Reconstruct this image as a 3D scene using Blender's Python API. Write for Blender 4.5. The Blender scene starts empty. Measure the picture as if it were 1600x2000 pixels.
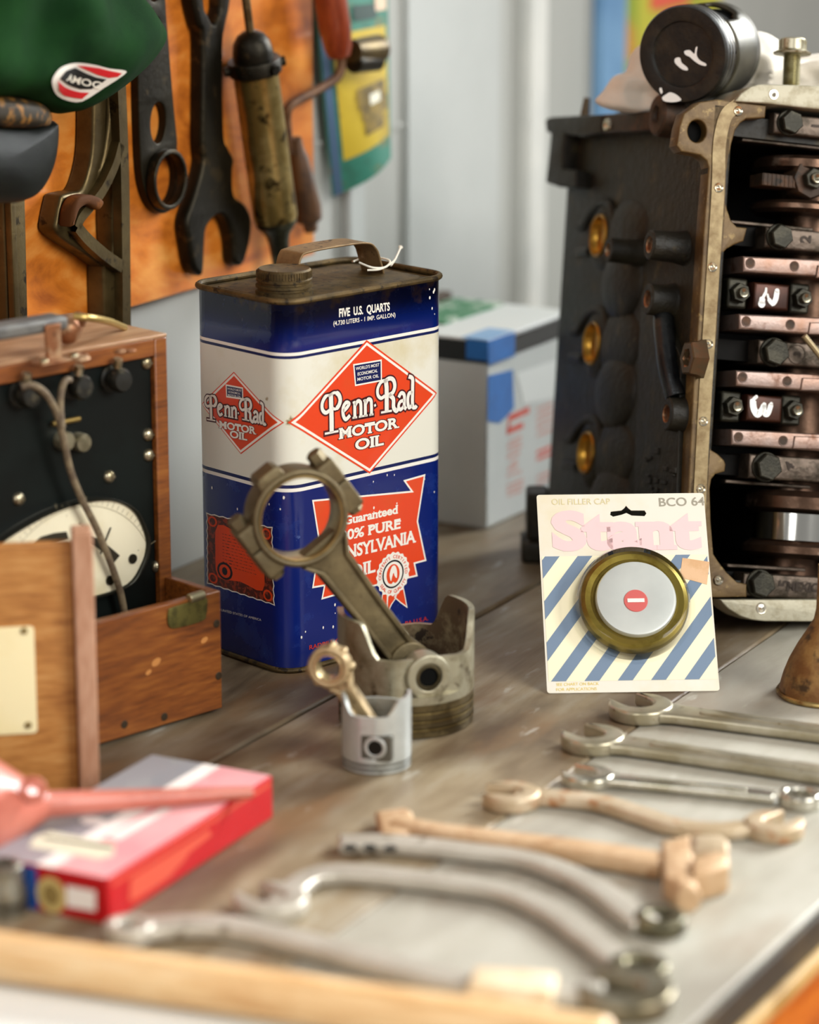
import bpy, bmesh, math, random
from mathutils import Vector, Matrix, noise
sc = bpy.context.scene
C = sc.collection
R = math.radians
V = Vector

# ---------------------------------------------------------------- camera
CAM_H, PITCH, LENS, SENSOR = 0.6804, R(14.8), 85.0, 24.0
FPX = LENS / SENSOR * 1600
cam_data = bpy.data.cameras.new('camera')
cam = bpy.data.objects.new('camera', cam_data)
C.objects.link(cam)
cam.location = (0, 0, CAM_H)
cam.rotation_euler = (R(90) - PITCH, 0, 0)
cam_data.sensor_fit = 'HORIZONTAL'
cam_data.sensor_width = SENSOR
cam_data.lens = LENS
cam_data.clip_start = 0.02
cam_data.clip_end = 60
cam_data.dof.use_dof = True
cam_data.dof.focus_distance = 2.20
cam_data.dof.aperture_fstop = 2.5
sc.camera = cam

# ---------------------------------------------------------------- world, lights, exposure
world = bpy.data.worlds.new('world')
sc.world = world
world.use_nodes = True
bg = world.node_tree.nodes['Background']
bg.inputs[0].default_value = (1.0, 0.99, 0.95, 1)
bg.inputs[1].default_value = 0.21

def area(name, loc, target, size, size_y, power, col):
    d = bpy.data.lights.new(name, 'AREA')
    d.shape = 'RECTANGLE'
    d.size, d.size_y, d.energy, d.color = size, size_y, power, col
    o = bpy.data.objects.new(name, d)
    C.objects.link(o)
    o.location = loc
    o.rotation_euler = (V(target) - V(loc)).to_track_quat('-Z', 'Y').to_euler()
    return o
area('window_daylight', (2.0, 0.35, 1.55), (0.0, 1.95, 0.1), 1.5, 1.3, 62, (1.0, 0.99, 0.95))
fw = area('far_window_daylight', (2.35, 3.7, 1.45), (0.06, 1.36, 0.0), 1.3, 1.3, 17.5, (0.97, 1.0, 1.0))
fw.data.spread = R(50)
area('door_daylight', (-0.9, -1.2, 1.9), (0.0, 2.0, 0.2), 1.2, 1.6, 24, (1.0, 1.0, 0.98))
sc.view_settings.view_transform = 'Standard'
sc.view_settings.look = 'None'
sc.view_settings.gamma = 1.0
sc.view_settings.use_curve_mapping = False
sc.view_settings.exposure = 0.52

# ---------------------------------------------------------------- measuring: pixel of the photograph -> point of the place
CAM = V((0, 0, CAM_H))
FWD = V((0, math.cos(PITCH), -math.sin(PITCH)))
UPV = V((0, math.sin(PITCH), math.cos(PITCH)))
RGT = V((1, 0, 0))
def ray(u, v):
    return FWD + RGT * ((u - 800) / FPX) + UPV * ((1000 - v) / FPX)
def tab(u, v, z=0.0):
    d = ray(u, v)
    return CAM + d * ((z - CAM_H) / d.z)
def at_depth(u, v, d):
    return CAM + ray(u, v) * d
def hit(u, v, p0, n):
    d = ray(u, v)
    return CAM + d * ((V(p0) - CAM).dot(n) / d.dot(n))
def frame(o, x, y, z=None):
    x = V(x).normalized(); y = V(y)
    if z is None:
        z = x.cross(y).normalized()
    y = z.cross(x).normalized()
    m = Matrix.Identity(4)
    for i in range(3):
        m[i][0], m[i][1], m[i][2], m[i][3] = x[i], y[i], z[i], o[i]
    return m
def local(M, u, v, z=0.0):
    """local xy of the pixel on the frame's plane at local height z"""
    n = M.to_3x3() @ V((0, 0, 1))
    p = hit(u, v, M @ V((0, 0, z)), n)
    q = M.inverted() @ p
    return (q.x, q.y)
def trace(M, pts, z=0.0):
    return [local(M, u, v, z) for u, v in pts]

# ---------------------------------------------------------------- materials
def srgb(c):
    if isinstance(c, str):
        c = [int(c[i:i + 2], 16) / 255 for i in (0, 2, 4)]
    return tuple(x / 12.92 if x <= 0.04045 else ((x + 0.055) / 1.055) ** 2.4 for x in c) + (1,)
_mats = {}
def mat(name, col, rough=0.5, metal=0.0, col2=None, scale=30, lo=0.45, hi=0.6, stretch=(1, 1, 1), detail=5,
        col3=None, scale3=120, lo3=0.6, hi3=0.66, bump=0.0, bscale=200, trans=0.0, coat=0.0, rough2=None, sheen=0.0, distort=0.0, spec=0.5):
    if name in _mats:
        return _mats[name]
    m = bpy.data.materials.new(name)
    _mats[name] = m
    m.use_nodes = True
    nt = m.node_tree
    b = nt.nodes['Principled BSDF']
    b.inputs['Roughness'].default_value = rough
    b.inputs['Metallic'].default_value = metal
    b.inputs['Transmission Weight'].default_value = trans
    b.inputs['Coat Weight'].default_value = coat
    b.inputs['Sheen Weight'].default_value = sheen
    b.inputs['Specular IOR Level'].default_value = spec
    b.inputs['Base Color'].default_value = srgb(col)
    tc = nt.nodes.new('ShaderNodeTexCoord')
    mp = nt.nodes.new('ShaderNodeMapping')
    mp.inputs['Scale'].default_value = stretch
    nt.links.new(tc.outputs['Object'], mp.inputs[0])
    def nz(sca, det, dist=0.0):
        n = nt.nodes.new('ShaderNodeTexNoise')
        n.inputs['Scale'].default_value = sca
        n.inputs['Detail'].default_value = det
        n.inputs['Roughness'].default_value = 0.62
        n.inputs['Distortion'].default_value = dist
        nt.links.new(mp.outputs[0], n.inputs['Vector'])
        return n
    def step(n, a, c):
        r = nt.nodes.new('ShaderNodeMapRange')
        r.inputs[1].default_value, r.inputs[2].default_value = a, c
        nt.links.new(n.outputs[0], r.inputs[0])
        return r
    cur = None
    if col2 is not None:
        r = step(nz(scale, detail, distort), lo, hi)
        x = nt.nodes.new('ShaderNodeMix'); x.data_type = 'RGBA'
        x.inputs[6].default_value, x.inputs[7].default_value = srgb(col), srgb(col2)
        nt.links.new(r.outputs[0], x.inputs[0])
        cur = x.outputs[2]
        if rough2 is not None:
            q = nt.nodes.new('ShaderNodeMapRange')
            q.inputs[3].default_value, q.inputs[4].default_value = rough, rough2
            nt.links.new(r.outputs[0], q.inputs[0])
            nt.links.new(q.outputs[0], b.inputs['Roughness'])
    if col3 is not None:
        r = step(nz(scale3, 4), lo3, hi3)
        x = nt.nodes.new('ShaderNodeMix'); x.data_type = 'RGBA'
        if cur is None:
            x.inputs[6].default_value = srgb(col)
        else:
            nt.links.new(cur, x.inputs[6])
        x.inputs[7].default_value = srgb(col3)
        nt.links.new(r.outputs[0], x.inputs[0])
        cur = x.outputs[2]
    if cur is not None:
        nt.links.new(cur, b.inputs['Base Color'])
    if bump:
        n = nz(bscale, 6)
        bp = nt.nodes.new('ShaderNodeBump')
        bp.inputs['Strength'].default_value = bump
        bp.inputs['Distance'].default_value = 0.002
        nt.links.new(n.outputs[0], bp.inputs['Height'])
        nt.links.new(bp.outputs[0], b.inputs['Normal'])
    return m
def wood(name, c1, c2, c3, scale=6, stretch=(1, 12, 12), rough=0.5, ring=0.55, coat=0.0, fig=0.5):
    if name in _mats:
        return _mats[name]
    m = bpy.data.materials.new(name)
    _mats[name] = m
    m.use_nodes = True
    nt = m.node_tree
    b = nt.nodes['Principled BSDF']
    b.inputs['Roughness'].default_value = rough
    b.inputs['Coat Weight'].default_value = coat
    tc = nt.nodes.new('ShaderNodeTexCoord')
    mp = nt.nodes.new('ShaderNodeMapping')
    mp.inputs['Scale'].default_value = stretch
    nt.links.new(tc.outputs['Object'], mp.inputs[0])
    n1 = nt.nodes.new('ShaderNodeTexNoise')
    n1.inputs['Scale'].default_value = scale
    n1.inputs['Detail'].default_value = 8
    n1.inputs['Roughness'].default_value = 0.65
    n1.inputs['Distortion'].default_value = fig
    nt.links.new(mp.outputs[0], n1.inputs['Vector'])
    n2 = nt.nodes.new('ShaderNodeTexNoise')
    n2.inputs['Scale'].default_value = scale * 4.5
    n2.inputs['Detail'].default_value = 6
    nt.links.new(mp.outputs[0], n2.inputs['Vector'])
    cr = nt.nodes.new('ShaderNodeValToRGB')
    e = cr.color_ramp.elements
    e[0].position, e[0].color = 0.33, srgb(c1)
    e[1].position, e[1].color = 0.70, srgb(c3)
    k = e.new(0.5); k.color = srgb(c2)
    ad = nt.nodes.new('ShaderNodeMix'); ad.data_type = 'FLOAT'
    ad.inputs[0].default_value = 1 - ring
    nt.links.new(n1.outputs[0], ad.inputs[2])
    nt.links.new(n2.outputs[0], ad.inputs[3])
    nt.links.new(ad.outputs[0], cr.inputs[0])
    nt.links.new(cr.outputs[0], b.inputs['Base Color'])
    bp = nt.nodes.new('ShaderNodeBump')
    bp.inputs['Strength'].default_value = 0.15
    bp.inputs['Distance'].default_value = 0.001
    nt.links.new(n2.outputs[0], bp.inputs['Height'])
    nt.links.new(bp.outputs[0], b.inputs['Normal'])
    return m

# ---------------------------------------------------------------- mesh building
I4 = Matrix.Identity(4)
def T(x, y, z): return Matrix.Translation((x, y, z))
def RX(a): return Matrix.Rotation(R(a), 4, 'X')
def RY(a): return Matrix.Rotation(R(a), 4, 'Y')
def RZ(a): return Matrix.Rotation(R(a), 4, 'Z')
def along(p0, p1):
    z = (V(p1) - V(p0)).normalized()
    x = z.orthogonal().normalized()
    return frame(V(p0), x, z.cross(x), z)
class MB:
    def __init__(s):
        s.v, s.f, s.m = [], [], []
    def add(s, vs, fs, mi=0, M=None):
        o = len(s.v)
        s.v += [tuple(M @ V(p)) if M is not None else tuple(p) for p in vs]
        s.f += [tuple(i + o for i in f) for f in fs]
        s.m += [mi] * len(fs)
        return s
    def box(s, c, size, mi=0, M=None):
        x, y, z = [q / 2 for q in size]
        vs = [(c[0] + i * x, c[1] + j * y, c[2] + k * z) for k in (-1, 1) for j in (-1, 1) for i in (-1, 1)]
        return s.add(vs, [(0, 2, 3, 1), (4, 5, 7, 6), (0, 1, 5, 4), (1, 3, 7, 5), (3, 2, 6, 7), (2, 0, 4, 6)], mi, M)
    def lathe(s, prof, M=None, n=32, mi=0, a0=0.0, a1=360.0, close=False):
        full = abs(a1 - a0) >= 359.99
        k = n if full else n + 1
        vs, fs = [], []
        for i in range(k):
            a = R(a0 + (a1 - a0) * i / n)
            for r, z in prof:
                vs.append((r * math.cos(a), r * math.sin(a), z))
        L = len(prof)
        for i in range(n):
            j = (i + 1) % k
            for q in range(L - 1):
                fs.append((i * L + q, j * L + q, j * L + q + 1, i * L + q + 1))
            if close:
                fs.append((i * L + L - 1, j * L + L - 1, j * L, i * L))
        return s.add(vs, fs, mi, M)
    def cyl(s, p0, p1, r0, r1=None, n=24, mi=0, M=None, ch=0.0):
        r1 = r0 if r1 is None else r1
        L = (V(p1) - V(p0)).length
        m = along(p0, p1)
        if M is not None:
            m = M @ m
        if ch:
            pr = [(1e-5, 0), (r0 - ch, 0), (r0, ch), (r1, L - ch), (r1 - ch, L), (1e-5, L)]
        else:
            pr = [(1e-5, 0), (r0, 0), (r1, L), (1e-5, L)]
        return s.lathe(pr, m, n, mi)
    def hexa(s, p0, p1, r, mi=0, M=None, n=6):
        L = (V(p1) - V(p0)).length
        m = along(p0, p1)
        if M is not None:
            m = M @ m
        return s.lathe([(1e-5, 0), (r, 0), (r, L * .86), (r * .9, L), (1e-5, L)], m, n, mi)
    def tube(s, pts, r, n=12, mi=0, M=None, flat=1.0, closed=False):
        pts = [V(p) for p in pts]
        k = len(pts)
        rs = r if isinstance(r, (list, tuple)) else [r] * k
        vs, fs = [], []
        up = None
        for i, p in enumerate(pts):
            if closed:
                d = (pts[(i + 1) % k] - pts[i - 1]).normalized()
            else:
                d = (pts[min(i + 1, k - 1)] - pts[max(i - 1, 0)]).normalized()
            if up is None:
                up = V((0, 0, 1)) if abs(d.z) < 0.9 else V((1, 0, 0))
            x = d.cross(up).normalized()
            y = x.cross(d).normalized()
            up = y
            for j in range(n):
                a = 2 * math.pi * j / n
                vs.append(p + x * (rs[i] * math.cos(a)) + y * (rs[i] * flat * math.sin(a)))
        for i in range(k if closed else k - 1):
            i2 = (i + 1) % k
            for j in range(n):
                fs.append((i * n + j, i * n + (j + 1) % n, i2 * n + (j + 1) % n, i2 * n + j))
        if not closed:
            fs.append(tuple(range(n - 1, -1, -1)))
            fs.append(tuple((k - 1) * n + j for j in range(n)))
        return s.add(vs, fs, mi, M)
    def sphere(s, c, r, mi=0, M=None, n=20, sc=(1, 1, 1)):
        pr = [(max(1e-5, math.sin(math.pi * i / 12)), -math.cos(math.pi * i / 12)) for i in range(13)]
        m = T(*c) @ Matrix.Diagonal((r * sc[0], r * sc[1], r * sc[2], 1))
        return s.lathe(pr, m if M is None else M @ m, n, mi)
    def plate(s, outs, z0, z1, mi=0, M=None, bevel=0.0, res=2):
        """extruded flat shape: outs[0] outline, the others holes"""
        cu = bpy.data.curves.new('tmp', 'CURVE')
        cu.dimensions = '2D'
        cu.fill_mode = 'BOTH'
        cu.extrude = max(1e-6, abs(z1 - z0) / 2 - bevel)
        cu.bevel_depth = bevel
        cu.bevel_resolution = res
        cu.offset = -bevel
        for o in outs:
            sp = cu.splines.new('POLY')
            sp.points.add(len(o) - 1)
            for q, p in zip(sp.points, o):
                q.co = (p[0], p[1], 0, 1)
            sp.use_cyclic_u = True
        me = curve_mesh(cu)
        zc = (z0 + z1) / 2
        s.add([(v[0], v[1], v[2] + zc) for v in me[0]], me[1], mi, M)
        return s
    def flat(s, outs, z, mi=0, M=None):
        cu = bpy.data.curves.new('tmp', 'CURVE')
        cu.dimensions = '2D'
        cu.fill_mode = 'BOTH'
        for o in outs:
            sp = cu.splines.new('POLY')
            sp.points.add(len(o) - 1)
            for q, p in zip(sp.points, o):
                q.co = (p[0], p[1], 0, 1)
            sp.use_cyclic_u = True
        me = curve_mesh(cu)
        s.add([(v[0], v[1], z) for v in me[0]], me[1], mi, M)
        return s
    def build(s, name, mats, parent=None, M=None, bevel=0.0, ang=35, seg=2, sub=0, merge=True):
        me = bpy.data.meshes.new(name)
        me.from_pydata(s.v, [], s.f)
        if not isinstance(mats, (list, tuple)):
            mats = [mats]
        for m in mats:
            me.materials.append(m)
        me.polygons.foreach_set('material_index', s.m)
        bm = bmesh.new()
        bm.from_mesh(me)
        if merge:
            bmesh.ops.remove_doubles(bm, verts=bm.verts, dist=2e-6)
        bmesh.ops.recalc_face_normals(bm, faces=bm.faces)
        bm.to_mesh(me)
        bm.free()
        me.polygons.foreach_set('use_smooth', [True] * len(me.polygons))
        me.set_sharp_from_angle(angle=R(ang))
        o = bpy.data.objects.new(name, me)
        C.objects.link(o)
        if parent is not None:
            o.parent = parent
        if M is not None:
            o.matrix_basis = M
        if bevel:
            md = o.modifiers.new('bevel', 'BEVEL')
            md.width = bevel
            md.segments = seg
            md.limit_method = 'ANGLE'
            md.angle_limit = R(40)
            md.harden_normals = False
        if sub:
            md = o.modifiers.new('sub', 'SUBSURF')
            md.levels = md.render_levels = sub
        return o
def curve_mesh(cu):
    o = bpy.data.objects.new('tmp', cu)
    C.objects.link(o)
    dg = bpy.context.evaluated_depsgraph_get()
    me = bpy.data.meshes.new_from_object(o.evaluated_get(dg))
    r = ([tuple(v.co) for v in me.vertices], [tuple(p.vertices) for p in me.polygons])
    bpy.data.objects.remove(o)
    bpy.data.curves.remove(cu)
    bpy.data.meshes.remove(me)
    return r
def text2d(s, bold=0.0, serif=0.0, size=1.0):
    """flat letters, baseline at 0, cap height 1, from x = 0; returns verts, faces, width"""
    cu = bpy.data.curves.new('tmp', 'FONT')
    cu.body = s
    cu.size = size
    cu.offset = bold
    cu.resolution_u = 4
    cu.fill_mode = 'FRONT'
    vs, fs = curve_mesh(cu)
    if not vs:
        return [], [], 0
    k = 1 / 0.73
    vs = [(x * k, y * k) for x, y, z in vs]
    text2d.n0 = len(vs)
    if serif:
        cnt = {}
        for f in fs:
            for i in range(len(f)):
                e = tuple(sorted((f[i], f[(i + 1) % len(f)])))
                cnt[e] = cnt.get(e, 0) + 1
        add = []
        for (a, b), c in cnt.items():
            if c != 1:
                continue
            (x0, y0), (x1, y1) = vs[a], vs[b]
            if abs(y0 - y1) < 0.01 and 0.08 < abs(x0 - x1) < 0.42:
                xa, xb = min(x0, x1) - serif, max(x0, x1) + serif
                if y0 < 0.06:
                    add.append((xa, y0, xb, y0 + 0.13))
                elif y0 > 0.66:
                    add.append((xa, y0 - 0.13, xb, y0))
        text2d.n0 = len(vs)
        for xa, ya, xb, yb in add:
            o = len(vs)
            vs += [(xa, ya), (xb, ya), (xb, yb), (xa, yb)]
            fs.append((o, o + 1, o + 2, o + 3))
    x0 = min(v[0] for v in vs)
    x1 = max(v[0] for v in vs)
    return [(x - x0, y) for x, y in vs], fs, x1 - x0
def ribbon(pts, w, closed=False, caps=0.0):
    """2D stroke polygon strip"""
    n = len(pts)
    vs, fs = [], []
    for i in range(n):
        if closed:
            a, b = pts[i - 1], pts[(i + 1) % n]
        else:
            a, b = pts[max(i - 1, 0)], pts[min(i + 1, n - 1)]
        p = V((pts[i][0], pts[i][1]))
        d1 = V((p.x - a[0], p.y - a[1])); d2 = V((b[0] - p.x, b[1] - p.y))
        if d1.length < 1e-9: d1 = d2
        if d2.length < 1e-9: d2 = d1
        d1.normalize(); d2.normalize()
        t = d1 + d2
        if t.length < 1e-6: t = d2
        t.normalize()
        nn = V((-t.y, t.x))
        wi = w[i] if isinstance(w, (list, tuple)) else w
        k = wi / 2 / max(0.35, nn.dot(V((-d2.y, d2.x))))
        vs += [(p.x + nn.x * k, p.y + nn.y * k), (p.x - nn.x * k, p.y - nn.y * k)]
    for i in range(n if closed else n - 1):
        j = (i + 1) % n
        fs.append((2 * i, 2 * i + 1, 2 * j + 1, 2 * j))
    return vs, fs
def smooth(pts, k=6, closed=True):
    n = len(pts)
    out = []
    for i in range(n if closed else n - 1):
        g = lambda j: V(pts[j % n]) if closed else V(pts[max(0, min(n - 1, j))])
        p0, p1, p2, p3 = g(i - 1), g(i), g(i + 1), g(i + 2)
        for q in range(k):
            t = q / k
            out.append(tuple(0.5 * (2 * p1 + (p2 - p0) * t + (2 * p0 - 5 * p1 + 4 * p2 - p3) * t * t + (3 * p1 - p0 - 3 * p2 + p3) * t ** 3)))
    if not closed:
        out.append(tuple(pts[-1]))
    return out
def arc(cx, cy, r, a0, a1, n=24):
    return [(cx + r * math.cos(R(a0 + (a1 - a0) * i / n)), cy + r * math.sin(R(a0 + (a1 - a0) * i / n))) for i in range(n + 1)]
def circ(cx, cy, r, n=32):
    return arc(cx, cy, r, 0, 360 - 360 / n, n - 1)
def ell(cx, cy, rx, ry, n=32, rot=0):
    c, s = math.cos(R(rot)), math.sin(R(rot))
    return [(cx + rx * math.cos(t) * c - ry * math.sin(t) * s, cy + rx * math.cos(t) * s + ry * math.sin(t) * c) for t in [2 * math.pi * i / n for i in range(n)]]
def rrect(x0, y0, x1, y1, r, n=5):
    return arc(x1 - r, y0 + r, r, -90, 0, n) + arc(x1 - r, y1 - r, r, 0, 90, n) + arc(x0 + r, y1 - r, r, 90, 180, n) + arc(x0 + r, y0 + r, r, 180, 270, n)

# ---------------------------------------------------------------- things
def tag(o, label, cat, group=None, kind=None):
    o['label'] = label
    o['category'] = cat
    if group: o['group'] = group
    if kind: o['kind'] = kind
    return o
def thing(name, label, cat, M, group=None):
    o = bpy.data.objects.new(name, None)
    o.empty_display_size = 0.02
    C.objects.link(o)
    o.matrix_world = M
    return tag(o, label, cat, group)
def struct(o):
    o['kind'] = 'structure'
    return o

# ================================================================ setting: wall, bench, floor
AZ = R(28.9)
AV = V((math.sin(AZ), math.cos(AZ), 0))
NV = V((math.cos(AZ), -math.sin(AZ), 0))
WB = tab(395, 1085)
WF = frame(WB, AV, V((0, 0, 1)), NV)          # local x along the wall, y up, z out of the wall
BF = frame(WB, AV, -NV, V((0, 0, 1)))         # bench frame: x along, y towards the wall, z up
def wpx(pts, z): return trace(WF, pts, z)

m_wall = mat('wall_paint', 'adaea9', 0.65, col2='9ea09b', scale=2.2, lo=0.4, hi=0.7, stretch=(1, .25, 1), bump=0.1, bscale=40)
m_wall2 = mat('wall_paint_pale', 'b8bbb8', 0.6, col2='abafac', scale=3, lo=0.4, hi=0.7)
m_trim = mat('trim_white', 'd6d6d0', 0.5, col2='c6c8c4', scale=5)
w = MB()
w.box((1.0, 0.55, -0.03), (7.0, 2.7, 0.06))
struct(w.build('wall_back', m_wall, M=WF))
w = MB()
w.box((0.425, 0.5, 0.003), (0.13, 1.0, 0.006))
w.box((0.52, 0.5, 0.0025), (0.06, 1.0, 0.005))
struct(w.build('trim_1', m_wall2, M=WF))
x_b = local(WF, 1046, 300, 0.01)[0]
w = MB(); w.box((x_b, 0.6, 0.007), (0.038, 1.2, 0.014))
struct(w.build('trim_2', m_trim, M=WF, bevel=0.002))
x_b = local(WF, 690, 440, 0.005)[0]
w = MB(); w.box((x_b, 0.16, 0.005), (0.028, 0.32, 0.01))
struct(w.build('trim_3', m_wall2, M=WF, bevel=0.002))
w = MB(); w.box((0.36, 0.335, 0.0015), (0.35, 0.004, 0.003))
struct(w.build('trim_4', m_wall, M=WF))
w = MB()
w.box((1.0, 1.6, -0.78), (9, 9, 0.06))
struct(w.build('floor', wood('floor_boards', '8a4a14', 'b8691c', 'd58a34', 3, (1, 14, 1), 0.45), M=T(0, 0, 0)))

m_bench1 = wood('bench_plank_dark', '463624', '74654e', '928a7a', 2.2, (1.3, 6, 6), 0.5, 0.7, fig=0.8)
m_bench2 = wood('bench_plank_brown', '5c472c', '8c7c62', 'a9a292', 2.2, (1.3, 6, 6), 0.5, 0.7, fig=0.9)
m_bench3 = wood('bench_plank_grey', '8c8779', 'a5a194', 'b3b0a5', 2.2, (1.3, 5, 5), 0.5, 0.7, fig=0.8)
def bench_stains(m, amt):
    nt = m.node_tree
    b = nt.nodes['Principled BSDF']
    src = b.inputs['Base Color'].links[0].from_socket
    tc = [n for n in nt.nodes if n.type == 'TEX_COORD'][0]
    cur = src
    for sca, lo, hi, col, st, fac in ((3.4, .49, .64, '4a3520', (1, 2.2, 1), .9 * amt), (8, .56, .70, '7c5a36', (1, 2.6, 1), .6 * amt), (24, .64, .72, 'c4c2b8', (1, 3, 1), .4)):
        mp = nt.nodes.new('ShaderNodeMapping'); mp.inputs['Scale'].default_value = st
        mp.inputs['Location'].default_value = (0.37 * sca, .1, 0)
        nt.links.new(tc.outputs['Object'], mp.inputs[0])
        n = nt.nodes.new('ShaderNodeTexNoise'); n.inputs['Scale'].default_value = sca; n.inputs['Detail'].default_value = 7
        nt.links.new(mp.outputs[0], n.inputs['Vector'])
        r = nt.nodes.new('ShaderNodeMapRange'); r.inputs[1].default_value, r.inputs[2].default_value, r.inputs[4].default_value = lo, hi, fac
        nt.links.new(n.outputs[0], r.inputs[0])
        x = nt.nodes.new('ShaderNodeMix'); x.data_type = 'RGBA'
        nt.links.new(r.outputs[0], x.inputs[0]); nt.links.new(cur, x.inputs[6]); x.inputs[7].default_value = srgb(col)
        cur = x.outputs[2]
    nt.links.new(cur, b.inputs['Base Color'])
bench_stains(m_bench1, 1.0)
bench_stains(m_bench2, 1.0)
bench_stains(m_bench3, 0.45)
m_edge = wood('bench_edge_wood', '3a2c1c', '6a4c28', '8a6a3c', 5, (1, 10, 10), 0.6)
X0, X1 = -1.05, 2.6
bench = thing('workbench', 'long weathered grey plank workbench running along the pale wall', 'workbench', T(0, 0, 0))
bm_ = MB()
for k, (a, b) in enumerate(((0.002, 0.2915), (0.2955, 0.5193), (0.5203, 0.7555))):
    bm_.box(((X0 + X1) / 2, -(a + b) / 2, -0.0175), (X1 - X0, b - a, 0.035), k)
o = bm_.build('tabletop', [m_bench1, m_bench2, m_bench3], bench, BF, bevel=0.0022)
e = MB()
e.box(((X0 + X1) / 2, -0.377, -0.0405), (X1 - X0 - .02, 0.70, 0.011))
e.build('under_board', m_edge, bench, BF)
e = MB()
e.box(((X0 + X1) / 2, -0.7575, -0.0130), (X1 - X0, 0.004, 0.022))
e.build('edge_shade_strip', mat('edge_shade_dark', '2a2418', .6, col2='4a3c22', scale=14), bench, BF, bevel=0.001)  # added strip, the shade on the tabletop's side put into its dark colour
e = MB()
e.box(((X0 + X1) / 2, -0.7595, -0.0305), (X1 - X0, 0.008, 0.012))
e.build('moulding', mat('moulding_tan', 'b4945c', .5, col2='94743c', scale=20), bench, BF, bevel=0.002)
e = MB()
e.box(((X0 + X1) / 2, -0.748, -0.125), (X1 - X0 - .02, 0.016, 0.175))
e.build('apron', wood('apron_ply', '6e3004', 'a8540e', 'c87826', 4, (1, 5, 5), 0.4), bench, BF, bevel=0.002)
for i, (x, y) in enumerate(((X0 + .08, -.68), (X1 - .08, -.68), (X0 + .08, -.06), (X1 - .08, -.06))):
    e = MB(); e.box((x, y, -0.398), (0.07, 0.07, 0.704))
    e.build('leg', m_edge, bench, BF, bevel=0.003)
sh = MB()
sh.box(((X0 + X1) / 2, -0.43, -0.42), (X1 - X0 - .02, 0.80, 0.02))
sh.build('lower_shelf', wood('shelf_ply', '9a4c0e', 'd9791a', 'eda04a', 4, (1, 5, 1), 0.4), bench, BF, bevel=0.002)

# ---------------------------------------------------------------- plywood tool board, sign and panels on the wall
m_ply = wood('varnished_plywood', '7c3608', 'c06c20', 'dc9a4c', 4.2, (1.0, 2.6, 1), 0.38, 0.55, coat=0.25, fig=3.0)
bx1, bz0 = local(WF, 615, 497, 0.014)
b = MB()
b.box(((bx1 - 1.15) / 2, (bz0 + 1.0) / 2, 0.007), (bx1 + 1.15, 1.0 - bz0, 0.014))
o = b.build('tool_board', m_ply, M=WF, bevel=0.0015)
tag(o, 'orange varnished plywood tool board hung on the wall above the bench', 'tool board')
BZ = 0.014

m_iron = mat('black_iron', '1e1a11', 0.42, 0.8, col2='2e281a', scale=18, lo=.4, hi=.7, col3='403420', scale3=60, bump=.25, bscale=180)
m_olive = mat('olive_steel', '4e4024', 0.42, 0.75, col2='685836', scale=20, lo=.4, hi=.65, col3='2e2414', scale3=50, bump=.2, bscale=160)
m_dark = mat('dark_hole', '060605', 0.8, spec=.1)

# tin sign hanging off the board's right side
sg = thing('tin_sign', 'bent green and yellow tin sign hanging right of the plywood board', 'sign', WF)
P = [hit(u, v, WF @ V((0, 0, z)), NV) for u, v, z in ((612, -60, .012), (757, -60, .012), (764, 308, .035), (652, 384, .012))]
P = [WF.inverted() @ p for p in P]
def signp(s, t, off=0.0):
    p = (P[0] * (1 - s) + P[1] * s) * (1 - t) + (P[3] * (1 - s) + P[2] * s) * t
    p = p.copy()
    p.z += 0.010 * math.sin(math.pi * s) * t + off
    return p
def sheet(mb, s0, s1, t0, t1, off, mi, ns=10, nt=24, th=0.0):
    vs = [signp(s0 + (s1 - s0) * i / ns, t0 + (t1 - t0) * j / nt, off) for j in range(nt + 1) for i in range(ns + 1)]
    fs = [(j * (ns + 1) + i, j * (ns + 1) + i + 1, (j + 1) * (ns + 1) + i + 1, (j + 1) * (ns + 1) + i) for j in range(nt) for i in range(ns)]
    mb.add(vs, fs, mi)
    if th:
        n = len(vs)
        mb.add(vs + [signp(s0 + (s1 - s0) * i / ns, t0 + (t1 - t0) * j / nt, off - th) for j in range(nt + 1) for i in range(ns + 1)],
               [tuple(n + q for q in reversed(f)) for f in fs], mi)
        rim = [i for i in range(ns + 1)] + [j * (ns + 1) + ns for j in range(1, nt + 1)] + [nt * (ns + 1) + i for i in range(ns - 1, -1, -1)] + [j * (ns + 1) for j in range(nt - 1, 0, -1)]
        k = len(mb.v) - 2 * n
        mb.f += [(k + rim[q], k + rim[(q + 1) % len(rim)], k + n + rim[(q + 1) % len(rim)], k + n + rim[q]) for q in range(len(rim))]
        mb.m += [mi] * len(rim)
m_sgreen = mat('sign_green', '2f7a66', 0.5, 0, col2='245846', scale=30, lo=.5, hi=.75, col3='6a6a40', scale3=40)
m_syel = mat('sign_yellow', 'c4a828', 0.5, 0, col2='a88c1a', scale=20, lo=.45, hi=.7, col3='8a7020', scale3=60)
m_sback = mat('sign_edge', '46607c', 0.5)
m_sdark = mat('sign_print_brown', '5c4c22', 0.5, 0, col2='8c7430', scale=60, lo=.4, hi=.6)
s_ = MB(); sheet(s_, 0, 1, 0, 1, 0, 0, th=0.002); s_.build('sheet', m_sgreen, sg)
s_ = MB(); sheet(s_, .0, .10, 0, 1, .0006, 0); s_.build('edge_band', m_sback, sg)
s_ = MB(); sheet(s_, .14, .93, .29, .86, .001, 0); s_.build('yellow_panel', m_syel, sg)
s_ = MB()
for (a, b_, c, d_) in ((.45, .85, .36, .46), (.38, .86, .56, .66), (.42, .9, .64, .72), (.45, .8, .70, .79)):
    sheet(s_, a, b_, c, d_, .0016, 0, 6, 6)
s_.build('printed_picture', m_sdark, sg)
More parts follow.
